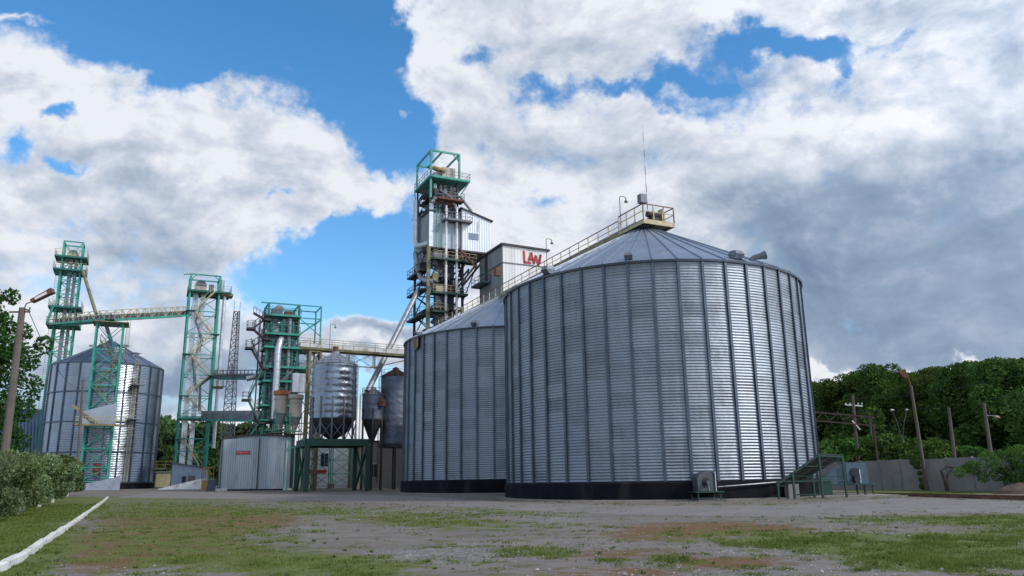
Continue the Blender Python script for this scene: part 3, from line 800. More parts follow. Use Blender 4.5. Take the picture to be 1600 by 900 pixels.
    for k, (p, q) in enumerate((((1, -.2, Z(318)), (3.4, 0, Z(298))), ((4.4, -.2, Z(316)), (2.2, .1, Z(302))), ((1.6, -.3, Z(296)), (4.4, -.1, Z(310))), ((5.0, -.3, Z(300)), (7.2, -.2, Z(322))))):
        MB().tube([p, q], .26, 8).build('chute', (RUST, GALV, STEELG, GALVD)[k], t)
    MB().box(1.2, 4.0, -.1, 1.8, Z(315), Z(308)).build('machine', STEELG, t)
    MB().box(.7, 2.2, .2, 1.8, Z(340), Z(328)).build('machine', GALVD, t)
    MB().box(3.0, 4.6, -.2, 1.4, Z(341), Z(330)).build('machine', STEELG, t)
    MB().box(1.1, 3.6, 2.4, 5.4, Z(345), Z(284)).build('elevator_casing', STEELG, t)  # dark backing block, added so the open storey looks less see-through
    MB().box(3.7, 4.7, 3.2, 5.8, Z(345), Z(290)).build('elevator_casing', GALVD, t)
    for z in (291, 303, 325):
        b = MB().box(.2, 4.7, .3, 6.2, Z(z) - .12, Z(z)); b.rail([(.2, .2, Z(z)), (4.8, .2, Z(z))], 1.0, .9, .05); b.rail([(.15, 6.3, Z(z)), (.15, .2, Z(z))], 1.0, .9, .05); b.build('floor', DARKST, t)
    for k in range(14):
        x = .4 + R_.random() * 4.2; y = -.2 + R_.random() * 2; z = Z(R_.uniform(288, 340)); MB().box(x - .3, x + .3, y - .3, y + .3, z, z + R_.uniform(.5, 1.3)).build('machine', R_.choice([STEELG, DARKST, RUST, GALVD]), t)
    for k in range(16):
        x = .5 + R_.random() * 4.4; y = -.6 + R_.random() * 2.2; z = Z(R_.uniform(395, 510)); MB().box(x - .35, x + .35, y - .3, y + .3, z, z + R_.uniform(.5, 1.5)).build('machine', R_.choice([STEELG, DARKST, OLIVE, GALVD]), t)
    # top deck and green hoist frame
    zd = Z(276)
    platform(t, -.3, 6.6, -.9, 7.0, zd, TEAL, STEELG, th=.35)
    b = MB(); b.bar((6.5, -.8, zd - .3), (4.8, 0, Z(305)), .16); b.bar((6.5, 6.8, zd - .3), (4.8, 6.4, Z(305)), .16); b.bar((-.3, 6.9, zd - .2), (.1, 6.9, Z(320)), .14)
    b.build('knee_brace', TEAL, t)
    zf = ztop
    for (x, y) in ((0, -.4), (4.9, -.4), (4.9, 6.6), (0, 6.6)):
        MB().bar((x, y, zd if x or y > 0 else Z(310)), (x, y, zf), .3, .3, (0, 1, 0)).build('hoist_post', TEAL, t)
    b = MB()
    for (p, q) in (((0, -.4), (4.9, -.4)), ((4.9, -.4), (4.9, 6.6)), ((4.9, 6.6), (0, 6.6)), ((0, 6.6), (0, -.4)), ((1.9, -.4), (1.9, 6.6))):
        b.bar((*p, zf), (*q, zf), .22, .3)
    for (x, y, dx, dy) in ((0, -.4, 1, 0), (4.9, -.4, -1, 0), (0, 6.6, 0, -1), (0, -.4, 0, 1), (4.9, -.4, 0, 1)):
        b.bar((x, y, zf - 1.3), (x + dx * 1.2, y + dy * 1.2, zf), .14)
    b.build('hoist_beam', TEAL, t)
    MB().box(2.3, 4.6, .6, 4.6, zd, Z(255)).build('elevator_head', TAN, t)
    MB().box(.9, 2.3, .6, 2.0, zd, zd + 1.2).build('machine', STEELG, t)
    b = MB(); b.add([(.8, .3, zd + 1.9), (2.7, -.1, zd + 1.2), (2.7, 1.4, zd + 1.3), (.8, 1.8, zd + 2.1), (.8, .3, zd + 2.2), (2.7, -.1, zd + 1.6), (2.7, 1.4, zd + 1.7), (.8, 1.8, zd + 2.4)],
                    [(0, 1, 5, 4), (4, 5, 6, 7), (1, 2, 6, 5), (2, 3, 7, 6), (3, 0, 4, 7), (0, 3, 2, 1)]); b.build('belt_guard', YEL, t)
    # ladder on the teal corner
    b = MB()
    for x in (1.0, 1.5): b.bar((x, -.5, zb), (x, -.5, Z(318)), .07)
    for k in range(26): z = zb + (Z(318) - zb) * k / 26; b.bar((1.0, -.5, z), (1.5, -.5, z), .05)
    b.build('ladder', TEAL, t)
    # spout running down to the left towards the small hopper
    P = Vector((near.x, near.y, 0)); 
    a = at(668 - 15, 455, Y0 + 1); c = at(574, 612, 110)
    b = MB().tube([loc_of(t, a), loc_of(t, a.lerp(c, .5)), loc_of(t, c)], .42, 10)
    b.build('spout_pipe', GALVD, t, smooth=True)
    a = at(645, 515, Y0 - 1); 
    return t, near
TT, TNEAR = tall_tower()

# --- red lettered building
def law_building():
    Y0 = 113.0
    n = foot(790, 745, Y0)
    t = thing('headhouse', 'pale clad building with red letters LAW standing behind the silo roofs', 'building', n, GR)
    def Z(py, px=790, Y=Y0): return at(px, py, Y).z - n.z
    wd, dp = 7.6, 9.0
    zt = Z(383); zr = at(857, 392, Y0 + 3).z - n.z
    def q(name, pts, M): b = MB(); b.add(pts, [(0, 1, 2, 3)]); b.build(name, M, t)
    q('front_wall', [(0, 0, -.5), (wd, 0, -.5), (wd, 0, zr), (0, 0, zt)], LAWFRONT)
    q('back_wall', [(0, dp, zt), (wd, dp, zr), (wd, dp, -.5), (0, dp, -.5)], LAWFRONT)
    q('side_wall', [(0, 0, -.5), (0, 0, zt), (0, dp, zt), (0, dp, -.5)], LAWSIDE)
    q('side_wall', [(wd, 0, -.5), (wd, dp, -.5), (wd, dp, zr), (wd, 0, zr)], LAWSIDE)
    e = .35; bb = MB(); bb.add([(-e, -e, zt + .02), (wd + e, -e, zr), (wd + e, dp + e, zr), (-e, dp + e, zt + .02), (-e, -e, zt + .3), (wd + e, -e, zr + .25), (wd + e, dp + e, zr + .25), (-e, dp + e, zt + .3)],
                               [(0, 3, 2, 1), (4, 5, 6, 7), (0, 1, 5, 4), (1, 2, 6, 5), (2, 3, 7, 6), (3, 0, 4, 7)]); bb.build('roof', DARKST, t)
    zs = Z(410)
    MB().bar((-.06, -.06, zs), (wd, -.06, zs), .08, .16).bar((-.06, 0, zs), (-.06, dp, zs), .08, .16).build('seam_trim', STEELG, t)
    MB().bar((-.05, 6.2, Z(432)), (-.05, 6.2, zt), .12, .9).build('dark_panel', DARKST, t)
    # side balcony
    o = platform(t, -1.5, 0, 4.5, 8.8, Z(429), FANB, FANB)
    # letters
    x0 = 3.55; h = Z(391) - Z(411); zb = Z(407)
    S = h * .90; LW = .86
    def letter(polys):
        b = MB()
        for pts in polys:
            for p, q in zip(pts, pts[1:]):
                P = Vector((x0 + p[0] * LW, -.10, zb + p[1] * S)); Q = Vector((x0 + q[0] * LW, -.10, zb + q[1] * S))
                d = (Q - P).normalized(); nrm = Vector((-d.z, 0, d.x)) * .17; P = P - d * .10; Q = Q + d * .10
                v = [P - nrm, Q - nrm, Q + nrm, P + nrm]
                b.add(v + [x + Vector((0, .08, 0)) for x in v], [(0, 1, 2, 3), (7, 6, 5, 4), (0, 4, 5, 1), (1, 5, 6, 2), (2, 6, 7, 3), (3, 7, 4, 0)])
        b.build('letter', RED, t)
    letter([[(0, 1.0), (.08, .06), (1.25, .06)]])
    letter([[(.95, .28), (1.45, .92), (1.95, .06)], [(1.15, .38), (1.75, .38)]])
    letter([[(1.95, .06), (2.35, .72), (2.85, -.05), (3.35, .85)], [(3.35, .85), (3.0, .10)]])
    # chute coming over from the tower
    b = MB().tube([(-4.2, 7.5, Z(372)), (-1.2, 7.2, Z(402))], .22, 8); b.build('chute', RUST, t)
    # service box on the gallery side
    MB().box(-2.6, -1.8, -3.2, -2.4, Z(440), Z(428)).build('machine', RUST, t)
    return t
law_building()

# --- generic green tower helper with zigzag stairs
def stair_zigzag(t, xa, xb, y, zs, w=.8, M=CREAM, rm=None):
    for i in range(len(zs) - 1):
        b = MB(); r = MB(); a, c = (xa, xb) if i % 2 == 0 else (xb, xa)
        stairs(b, r, (a, y, zs[i]), (c, y, zs[i + 1]), w)
        o = b.build('stair_flight', M, t); r.build('handrail', rm or M, o)

def tower_far():
    Y0 = 133.0; n = foot(70, 745, Y0)
    t = thing('elevator_tower', 'slim teal lattice tower rising behind the farthest left silo', 'tower', n, GR)
    def Z(py, px=80): return at(px, py, Y0).z - n.z
    w = 3.0; ztop = Z(378, 110)
    p = at(92, 450, Y0); dx = loc_of(t, p).x
    x0 = dx
    for o in (0,): n2 = 0
    lv = []; z = 0; step = (Z(416, 100)) / 15
    lv = [k * step for k in range(16)]
    lattice(t, w, 3.0, ztop, lv + [ztop], TEAL, .26, .10, x0)
    for k, py in enumerate((507, 480, 422, 402)):
        platform(t, x0 - 1.1, x0 + w + .9, -.9, 3.9, Z(py, 100), TEALD, CREAM if k > 0 else TEAL)
    b = MB()
    zz = ztop
    for (p, q) in (((0, 0), (w, 0)), ((w, 0), (w, 3)), ((w, 3), (0, 3)), ((0, 3), (0, 0))): b.bar((x0 + p[0], p[1], zz), (x0 + q[0], q[1], zz), .2)
    b.build('hoist_beam', TEAL, t)
    zh = Z(402, 110)
    MB().box(x0 + .6, x0 + 2.4, .8, 2.2, zh, zh + .9).build('machine', CREAM, t)
    b = MB().tube([(x0 + 1.5, .9, zh + .9), (x0 + 1.5, 2.1, zh + .9)], .75, 16); b.build('elevator_head', STEELG, t, smooth=True)
    MB().box(x0 + 1.0, x0 + 1.6, 1.2, 1.8, .3, zh).build('elevator_casing', GALVD, t)
    MB().box(x0 + 1.9, x0 + 2.4, 1.2, 1.7, .3, zh).build('elevator_casing', GALVD, t)
    stair_zigzag(t, x0 - 1.0, x0 - .3, -.6, [Z(507, 90), Z(480, 90)], .6, TEAL)
    # caged ladder on the left
    b = MB()
    for x in (x0 - .7, x0 - .2): b.bar((x, .2, .3), (x, .2, Z(422, 100)), .05)
    for k in range(90): z = .3 + (Z(422, 100) - .3) * k / 90; b.bar((x0 - .7, .2, z), (x0 - .2, .2, z), .045)
    b.build('ladder', TEAL, t)
    # down spout to the gallery
    a = loc_of(t, at(130, 425, Y0)); c = loc_of(t, at(150, 490, 126)); 
    MB().tube([a, a.lerp(c, .5), c], .28, 10).build('spout_pipe', OLIVE, t, smooth=True)
    return t, n, x0
T1, T1n, T1x = tower_far()

LS = foot(151, 745, 132.0); LR = 8.62
def left_silo():
    t = thing('grain_silo', 'bluish ring banded silo with bright reflected strip on the far left', 'silo', LS, 0)
    f = LS.xy.length - LR
    d = pray(163, 567); ze = EYE + (LS.xy.length * .985) * d.z / hypot(d.x, d.y) - LS.z
    d = pray(75, 561); ze = EYE + LS.xy.length * .998 * d.z / hypot(d.x, d.y) - LS.z
    d = pray(148, 537); za = EYE + LS.xy.length * d.z / hypot(d.x, d.y) - LS.z + .3
    ze -= 1.15
    me = corr_cyl(LR, .75, ze, .26, .016, 24, 5, 4.35)
    add_mesh('wall', me, WALL_B, t)
    MB().lathe([(LR + .25, -1.5), (LR + .25, .74), (LR - .3, .76)], 64, cap=False).build('plinth', BITUMEN, t, smooth=True)
    roof_mb(LR + .15, ze, .7, za, 24, .09).build('roof', ROOFB, t)
    nb = 3
    for k in range(5):
        z = .75 + (ze - .75) * k / 4 + (.0 if k < 4 else -.1)
        MB().lathe([(LR + .02, z), (LR + .12, z + .03), (LR + .12, z + .20), (LR + .02, z + .23)], 96, cap=False).build('ring_band', POST, t)
    s = None
    for k in range(24):
        a = 2 * pi * k / 24
        if s is None: s = MB().box(-.03, .16, -.09, .09, .7, ze).build('stiffener', POST, t); q = s
        else: q = s.copy(); col.objects.link(q); q.parent = t
        q.location = (LR * cos(a), LR * sin(a), 0); q.rotation_euler = (0, 0, a)
    for px, fr in ((130, .75), (185, .55), (212, .45), (195, .8)):
        a, r, z = place_on_roof(LS, LR, ze, .7, za, fr, px)
        b = MB(); b.box(-.1, .1, -.7, .7, 0, .5); b.box(-.5, .6, -.8, .8, .5, .62); o = b.build('roof_vent', GALV, t); o.location = (r * cos(a), r * sin(a), z - .1); o.rotation_euler = (0, 0, a)
    # ladder with cage, right of the strip
    for px, w in ((205, .5),):
        best = min(((abs(proj(LS + Vector((LR * cos(a), LR * sin(a), 12)))[0] - px), a) for a in [radians(k / 2) for k in range(400, 720)]), key=lambda q: q[0])
        a = best[1]
        b = MB()
        for y in (-.3, .3): b.bar((.25, y, 1), (.25, y, ze + 1), .05)
        for k in range(70): z = 1 + ze * k / 70; b.bar((.25, -.3, z), (.25, .3, z), .04)
        for k in range(16):
            z = 4 + (ze - 4) * k / 15; b.tube([(.25, -.35, z), (.75, -.38, z), (.95, 0, z), (.75, .38, z), (.25, .35, z)], .025, 4)
        o = b.build('ladder', CREAM, t); o.location = (LR * cos(a), LR * sin(a), 0); o.rotation_euler = (0, 0, a)
        for zz in (ze * .55, ze * .83):
            b = MB().box(.15, 1.4, -.6, 1.2, zz - .1, zz); b.rail([(1.35, -.55, zz), (1.35, 1.15, zz)], 1.0, .8, .04); o2 = b.build('landing', GALVD, t); o2.location = o.location; o2.rotation_euler = (0, 0, a)
    return t, ze, za
LST, LSE, LSA = left_silo()

def bridge(name, label, A, B, w, rail_h, Mdeck, Mrail, casing=None, Mcas=GALVD, truss=False, under=None, catg='walkway bridge', post=1.6, group=None):
    A = Vector(A); B = Vector(B); d = (B - A); L = d.xy.length; rz = atan2(d.y, d.x); s = d.z / L
    t = thing(name, label, catg, A, rz, group)
    def P(x, y, z): return (x, y, z + x * s)
    b = MB(); b.bar(P(0, -w / 2, -.15), P(L, -w / 2, -.15), .12, .34); b.bar(P(0, w / 2, -.15), P(L, w / 2, -.15), .12, .34)
    b.add([P(0, -w / 2, -.05), P(L, -w / 2, -.05), P(L, w / 2, -.05), P(0, w / 2, -.05), P(0, -w / 2, 0), P(L, -w / 2, 0), P(L, w / 2, 0), P(0, w / 2, 0)],
          [(0, 3, 2, 1), (4, 5, 6, 7), (0, 1, 5, 4), (1, 2, 6, 5), (2, 3, 7, 6), (3, 0, 4, 7)])
    b.build('deck', Mdeck, t)
    for y in (-w / 2, w / 2):
        b = MB().rail([P(0, y, 0), P(L, y, 0)], rail_h, post, .07, (1.0, .5))
        if truss:
            n = max(2, round(L / (post)))
            for i in range(n):
                xa = L * i / n; xb = L * (i + 1) / n
                b.bar(P(xa, y, 0 if i % 2 else rail_h), P(xb, y, rail_h if i % 2 else 0), .07)
        b.build('railing', Mrail, t)
    if casing:
        h0, h1, cw, cy = casing
        b = MB(); b.add([P(0, cy - cw / 2, h0), P(L, cy - cw / 2, h0), P(L, cy + cw / 2, h0), P(0, cy + cw / 2, h0), P(0, cy - cw / 2, h1), P(L, cy - cw / 2, h1), P(L, cy + cw / 2, h1), P(0, cy + cw / 2, h1)],
                        [(0, 3, 2, 1), (4, 5, 6, 7), (0, 1, 5, 4), (1, 2, 6, 5), (2, 3, 7, 6), (3, 0, 4, 7)])
        n = int(L / 1.5)
        for i in range(n + 1):
            x = L * i / n; b.bar(P(x, cy - cw / 2 - .04, h0 + (h1 - h0) / 2), P(x + .001, cy - cw / 2 - .04, h0 + (h1 - h0) / 2 + .01), .06, h1 - h0 + .1) if False else b.box(x - .04, x + .04, cy - cw / 2 - .05, cy + cw / 2 + .05, h0 + x * s - .03, h1 + x * s + .05)
        b.build('conveyor_casing', Mcas, t)
    return t, P, L

# left gallery in two spans meeting on the support tower
G1 = at(86, 506, 131.5); G2 = at(172, 499, 121.0); G3 = at(292, 492, 137.0)
bridge('conveyor_gallery', 'left span of the high conveyor walkway from the slim teal tower to the support tower', G1, G2, 1.8, 1.3, TEAL, CREAM, (.05, .75, .8, .1), STEELG, truss=True, catg='conveyor')
bridge('conveyor_gallery', 'right span of the high conveyor walkway from the support tower to the stair tower', G2, G3, 1.8, 1.5, TEAL, CREAM, (.05, .75, .8, .1), STEELG, truss=True, catg='conveyor')

def support_tower():
    Y0 = 120.3; p = at(147, 600, Y0); n = Vector((p.x, p.y, hgt(p.x, p.y)))
    l = at(152, 500, Y0); l = Vector((l.x, l.y, n.z)); n = l
    t = thing('support_tower', 'teal lattice support tower standing in front of the far left silo', 'tower', n, GR)
    def Z(py, px=152): return at(px, py, Y0).z - n.z
    w = 3.75; zt = Z(503); zm = Z(665, 140); 
    lattice(t, w, 3.4, zt, [Z(752), Z(730), Z(700), zm, Z(640), Z(600), Z(575), Z(545), zt], TEAL, .26, .10, 0, 0, -.3)
    MB().box(-.6, w + .8, -.8, 3.9, zt, zt + .14).build('platform', OLIVE, t)
    stair_zigzag(t, w - .3, .7, .9, [Z(640), Z(600), Z(565), Z(530)], .8, OLIVE)
    b = MB()
    for x in (w + .5, w + 1.0): b.bar((x, .3, Z(560)), (x, .3, zt + 1), .06)
    for k in range(20): z = Z(560) + (zt - Z(560)) * k / 20; b.bar((w + .5, .3, z), (w + 1.0, .3, z), .05)
    b.build('ladder', OLIVE, t)
    # spout to the silo peak
    ap = loc_of(t, Vector((LS.x, LS.y, LS.z + LSA + .3)))
    MB().tube([(1.2, 2.5, zt), ap.lerp(Vector((1.2, 2.5, zt)), .4), ap], .3, 10).build('spout_pipe', GALVD, t, smooth=True)
    # lower loading platform with slanted metal hood
    z0 = Z(663); z1 = Z(632)
    b = MB(); b.add([(-.4, -1.2, z0), (w + .3, -1.2, z0 + .1), (w + .3, -1.2, z1 + .3), (-.4, -1.2, z1 - 1.1), (-.4, .1, z0), (w + .3, .1, z0 + .1), (w + .3, .1, z1 + .3), (-.4, .1, z1 - 1.1)],
                    [(0, 1, 2, 3), (4, 7, 6, 5), (0, 4, 5, 1), (1, 5, 6, 2), (2, 6, 7, 3), (3, 7, 4, 0)]); b.build('metal_hood', PALEB, t)
    o = platform(t, -1.3, w + 1.8, -2.4, -1.2, z0 - .05, OLIVE, CREAM)
    MB().bar((-2.0, -1.3, Z(634)), (1.6, -1.3, z0), .16, .4).build('stair_flight', OLIVE, t)
    MB().box(1.6, 2.7, .6, 1.6, Z(742), Z(724)).build('machine', RUST, t)
    # low ramp at the foot
    b = MB(); b.add([(-2.2, -2.2, -.3), (5.6, -2.2, -.3), (5.6, -.2, -.3), (-2.2, -.2, -.3), (-2.2, -2.2, .25), (5.6, -2.2, 1.9), (5.6, -.2, 1.9), (-2.2, -.2, .25)],
                    [(0, 3, 2, 1), (4, 5, 6, 7), (0, 1, 5, 4), (1, 2, 6, 5), (2, 3, 7, 6), (3, 0, 4, 7)]); b.build('ramp', PALEB, t)
support_tower()

def tower2():
    Y0 = 136.0; p = at(276, 700, Y0); n = Vector((p.x, p.y, hgt(p.x, p.y)))
    t = thing('elevator_tower', 'tall teal tower with zigzag cream stairs between the far left silo and grey mast', 'tower', n, GR)
    def Z(py, px=285): return at(px, py, Y0).z - n.z
    w = 4.95; d = 4.4; zt = Z(428, 300)
    lv = [Z(y) for y in (735, 705, 685, 650, 618, 585, 553, 520, 485, 455)]
    lattice(t, w, d, zt, lv, TEAL, .34, .11, 0, 0, -.4, xbr=False)
    b = MB()
    for (p, q) in (((0, 0), (w, 0)), ((w, 0), (w, d)), ((w, d), (0, d)), ((0, d), (0, 0))): b.bar((*p, zt), (*q, zt), .22)
    b.bar((-1.3, 0, zt - .2), (0, 0, zt), .16)
    for x, s in ((0, 1), (w, -1)): b.bar((x, 0, zt - 1), (x + s, 0, zt), .14)
    b.build('hoist_beam', TEAL, t)
    zh = Z(453)
    platform(t, -.3, w + 2.0, -.6, d + .4, zh, TEALD, GALVD)
    MB().box(.8, 2.8, .8, 2.6, zh, zh + 1.0).build('machine', TAN, t)
    MB().tube([(1.8, 1.0, zh + 1.2), (1.8, 2.4, zh + 1.2)], 1.0, 18).build('elevator_head', STEELG, t, smooth=True)
    MB().box(3.2, 4.0, .8, 2.0, zh, zh + 1.5).build('machine', STEELG, t)
    MB().tube([(5.3, .6, zh - .2), (5.3, .6, zh + 2.4)], .45, 12).build('machine', GALVD, t)
    # right platform box
    MB().box(w + .4, w + 2.4, -.3, 2.2, zh - .6, zh - .2).build('platform', OLIVE, t)
    # vertical legs of elevators and the outside pipe
    for x, y, r in ((1.1, 2.2, .45), (2.4, 2.4, .38)):
        MB().box(x - r, x + r, y - .35, y + .35, .2, zh).build('elevator_casing', GALV, t)
    b = MB().tube([(w + 1.0, .7, Z(700)), (w + 1.0, .7, zh)], .30, 12); 
    for k in range(12): z = Z(700) + (zh - Z(700)) * k / 12; b.tube([(w + 1.0, .7, z), (w + 1.0, .7, z + .12)], .36, 12)
    b.build('pipe', GALV, t, smooth=True)
    MB().tube([(2.2, 1.4, Z(600)), (1.6, 1.4, Z(560)), (2.8, 1.4, Z(530)), (1.6, 1.4, Z(500)), (2.2, 1.4, Z(470))], .26, 8).build('spout', GALVD, t, smooth=True)
    MB().tube([(3.2, .9, Z(640)), (3.0, .9, Z(600)), (w + .9, .7, Z(575))], .24, 8).build('spout', GALVD, t, smooth=True)
    ys = [735, 685, 650, 618, 585, 553, 520, 485, 453]
    stair_zigzag(t, w - .7, .9, -.3, [Z(y) for y in ys][::1], .8, CREAM)
    for k, y in enumerate(ys[:-1]):
        if k % 2 == 0: MB().box(w - .9, w + .5, -.9, .5, Z(y) - .14, Z(y)).build('landing', TEALD, t)
        else: MB().box(-.4, 1.2, -.9, .5, Z(y) - .14, Z(y)).build('landing', TEALD, t)
    platform(t, w, w + 1.6, -.6, 1.6, Z(585), TEALD, CREAM)
    platform(t, -.2, w + .3, -.8, d, Z(652), TEAL, TEAL)
    platform(t, w, w + 1.5, -.6, 1.4, Z(525), TEALD, CREAM) if False else platform(t, w, w + 1.8, -.6, 1.4, Z(602), OLIVE, CREAM)
    # yellow low platform at left foot
    o = platform(t, -4.2, -.2, -.9, .3, Z(731), OLIVE, YEL)
    MB().bar((-4.1, -.8, -.3), (-4.1, -.8, Z(716)), .12).build('post', YEL, o)
    return t
tower2()

def mast():
    Y0 = 175.0; n = foot(352, 750, Y0)
    t = thing('radio_mast', 'thin grey lattice radio mast tapering upward behind the walkway bridges', 'mast', n, radians(10))
    zt = at(358, 487, Y0).z - n.z
    pts = [(-1.7, -1.0), (1.7, -1.0), (0, 1.9)]
    def P(i, f): k = 1 - .62 * f; return Vector((pts[i][0] * k + 1.5 * 0, pts[i][1] * k, zt * f))
    for i in range(3): MB().bar(P(i, 0), P(i, 1), .2).build('leg', STEELG, t)
    b = MB(); N = 24
    for k in range(N):
        for i in range(3):
            j = (i + 1) % 3; a = P(i, k / N); c = P(j, (k + 1) / N); b.bar(a, c, .09); b.bar(P(i, (k + 1) / N), c, .09); b.bar(P(j, k / N), P(i, (k + 1) / N), .07)
    b.build('bracing', STEELG, t)
    MB().bar(P(0, 1), P(0, 1) + Vector((0, 0, 2.5)), .08).bar(P(1, 1), P(1, 1) + Vector((0, 0, 2.2)), .08).build('antenna', STEELG, t)
    MB().box(-.2, .2, -1.6, -1.2, zt * .62, zt * .68).build('antenna', STEELG, t)
    MB().lathe([(.1, 0), (.6, .25)], 12).build('antenna', WHITE, t, loc=(-1.6, -.5, zt * .55))
mast()

# --- third tower: dryer / cleaning complex
def tower3():
    Y0 = 120.0; p = at(413, 600, Y0); n = Vector((p.x, p.y, hgt(p.x, p.y)))
    t = thing('cleaning_tower', 'wide teal tower packed with ducts, open hoist frame on its right and stairs at left', 'tower', n, GR)
    def Z(py, px=430): return at(px, py, Y0).z - n.z
    w = 4.7; d = 4.4; zt = Z(473)
    x1 = w + 3.5
    lv = [Z(y) for y in (745, 715, 690, 662, 632, 600, 570, 542, 518, 491)]
    lattice(t, w, d, zt, lv, TEALD, .30, .12, 0, 0, -.3)
    # open hoist frame
    for (x, y) in ((x1, 0), (x1, d)):
        MB().bar((x, y, Z(541)), (x, y, zt), .2, .2, (0, 1, 0)).build('hoist_post', TEAL, t)
    b = MB()
    for z in (zt, Z(493)):
        b.bar((w, 0, z), (x1, 0, z), .16); b.bar((w, d, z), (x1, d, z), .16); b.bar((x1, 0, z), (x1, d, z), .16)
    b.bar((-1.2, 0, zt), (w, 0, zt), .2); b.bar((0, d, zt), (w, d, zt), .2); b.bar((0, 0, zt), (0, d, zt), .2); b.bar((w, 0, zt), (w, d, zt), .2)
    b.bar((w, 0, Z(520)), (x1, 0, Z(493)), .12); b.bar((w, 0, Z(493)), (x1, 0, Z(520)), .12); b.bar((w, d, Z(520)), (x1, d, Z(493)), .12)
    b.build('hoist_beam', TEAL, t)
    for py, xr in ((491, w + .2), (520, w + .2), (541, x1), (594, w + 1), (572, x1 - .5), (655, w), (632, w)):
        platform(t, -.4, xr, -.7, d, Z(py), TEAL, TEALD)
    # extension frame below
    lattice(t, 3.2, 4.0, Z(541), [Z(700), Z(660), Z(610), Z(572), Z(541)], TEALD, .2, .10, w + .3, .4, 0, 'fr')
    # ducts
    b = MB().tube([(1.6, -.9, Z(655)), (1.6, -.9, Z(545)), (1.9, -.6, Z(532)), (2.3, .4, Z(526)), (2.4, 1.2, Z(515))], .55, 14)
    for k in range(9): z = Z(650 - 12 * k); b.tube([(1.6, -.9, z), (1.6, -.9, z + .12)], .6, 14)
    b.build('duct', GALV, t, smooth=True)
    for (x, y, r) in ((1.3, 1.4, .42), (2.7, 1.2, .5), (3.7, 1.6, .42), (3.4, .2, .35), (.7, 2.6, .4)):
        MB().tube([(x, y, Z(660)), (x, y, Z(495))], r, 12).build('duct', GALVD, t, smooth=True)
    MB().tube([(-2.6, .6, Z(592)), (-.6, .4, Z(586)), (1.0, -.2, Z(566))], .42, 12).build('duct', GALVD, t, smooth=True)
    # pale filter housings with curved duct on the right
    for k, (x, y) in enumerate(((4.6, -.4), (5.6, -.2))):
        MB().tube([(x, y, Z(612)), (x, y, Z(582))], .75, 14).build('filter_housing', GALV, t, smooth=True)
    MB().tube([(5.2, -.4, Z(600)), (6.2, -.5, Z(598)), (6.9, -.5, Z(590)), (7.2, -.5, Z(580)), (7.0, -.5, Z(572))], .34, 10).build('duct', GALV, t, smooth=True)
    MB().tube([(7.1, -.5, Z(640)), (7.1, -.5, Z(578))], .40, 10).build('duct', GALV, t, smooth=True)
    # machine boxes per storey
    for (x0, xx, py0, py1, M) in ((.6, 2.2, 491, 480, STEELG), (2.6, 4.0, 491, 483, RUST), (.8, 2.4, 520, 508, GALVD), (3.0, 4.4, 520, 506, STEELG), (3.2, 4.5, 541, 528, GALVD), (5.2, 7.0, 541, 531, GALVD), (5.2, 7.4, 572, 562, GALVD), (2.2, 4.2, 594, 578, FANB), (1.8, 3.6, 655, 640, STEELG), (.2, 1.2, 655, 630, GALVD)):
        MB().box(x0, xx, .3, 2.0, Z(py0), Z(py1)).build('machine', M, t)
    MB().tube([(1.7, .8, Z(480)), (1.7, 2.0, Z(480))], .7, 14).build('elevator_head', GALVD, t)
    MB().tube([(4.4, .6, Z(520)), (4.4, .6, Z(500))], .3, 10).build('spout', RUST, t)
    for (p, q) in (((1.0, .2, Z(594)), (3.4, .4, Z(570))), ((4.4, 0, Z(572)), (2.6, 0, Z(594))), ((2.4, .2, Z(541)), (4.4, .2, Z(522))), ((3.2, -.5, Z(625)), (4.4, -.3, Z(600))), ((.6, .2, Z(625)), (2.4, .2, Z(660)))):
        MB().tube([p, q], .22, 8).build('chute', GALVD, t)
    for (x, y, r) in ((.5, .3, .2), (2.0, 2.4, .55), (3.0, 3.0, .6), (4.2, 2.4, .35), (2.1, .1, .22), (3.9, .0, .2)):
        MB().tube([(x, y, Z(690)), (x, y, Z(500))], r, 10).build('pipe', STEELG if r > .3 else TEALD, t, smooth=True)
    for z in (506, 531, 556, 583, 606, 618, 645, 672):
        b = MB(); b.bar((0, -.1, Z(z)), (w, -.1, Z(z)), .14); b.bar((0, d, Z(z)), (w, d, Z(z)), .14); b.bar((0, 0, Z(z)), (0, d, Z(z)), .14); b.build('beam', TEALD, t)
    MB().box(1.0, 3.8, 1.8, 3.6, Z(572), Z(545)).build('machine', STEELG, t)  # inner dark block, added so the tower looks denser and darker
    MB().box(.8, 3.4, 1.8, 3.6, Z(632), Z(600)).build('machine', DARKST, t)
    # zigzag stairs on the left side, seen end-on
    ys = [690, 660, 625, 575, 545, 530, 515, 500, 491]
    zs = [Z(y) for y in ys]
    pts = [(-2.2, -.6), (-.7, -.6)]
    for i in range(len(zs) - 1):
        b = MB(); r = MB()
        a = -2.3 if i % 2 == 0 else -.5; c = -.5 if i % 2 == 0 else -2.3
        stairs(b, r, (a, -.6 if i < 3 else -.2, zs[i]), (c, -.6 if i < 3 else -.2, zs[i + 1]), .8)
        o = b.build('stair_flight', DARKST if i > 2 else TEALD, t); r.build('handrail', DARKST, o)
        if i: platform(t, min(a, a - .1) - (.7 if i % 2 == 0 else 0), a + (.8 if i % 2 else .3), -1.1, .5, zs[i], DARKST)
    MB().bar((-2.4, -.2, Z(530)), (-1.2, -.2, Z(560)), .12).bar((-1.2, -.2, Z(690)), (-1.2, -.2, Z(500)), .2).build('stair_post', DARKST, t)
    return t, n, Z
T3, T3n, T3Z = tower3()

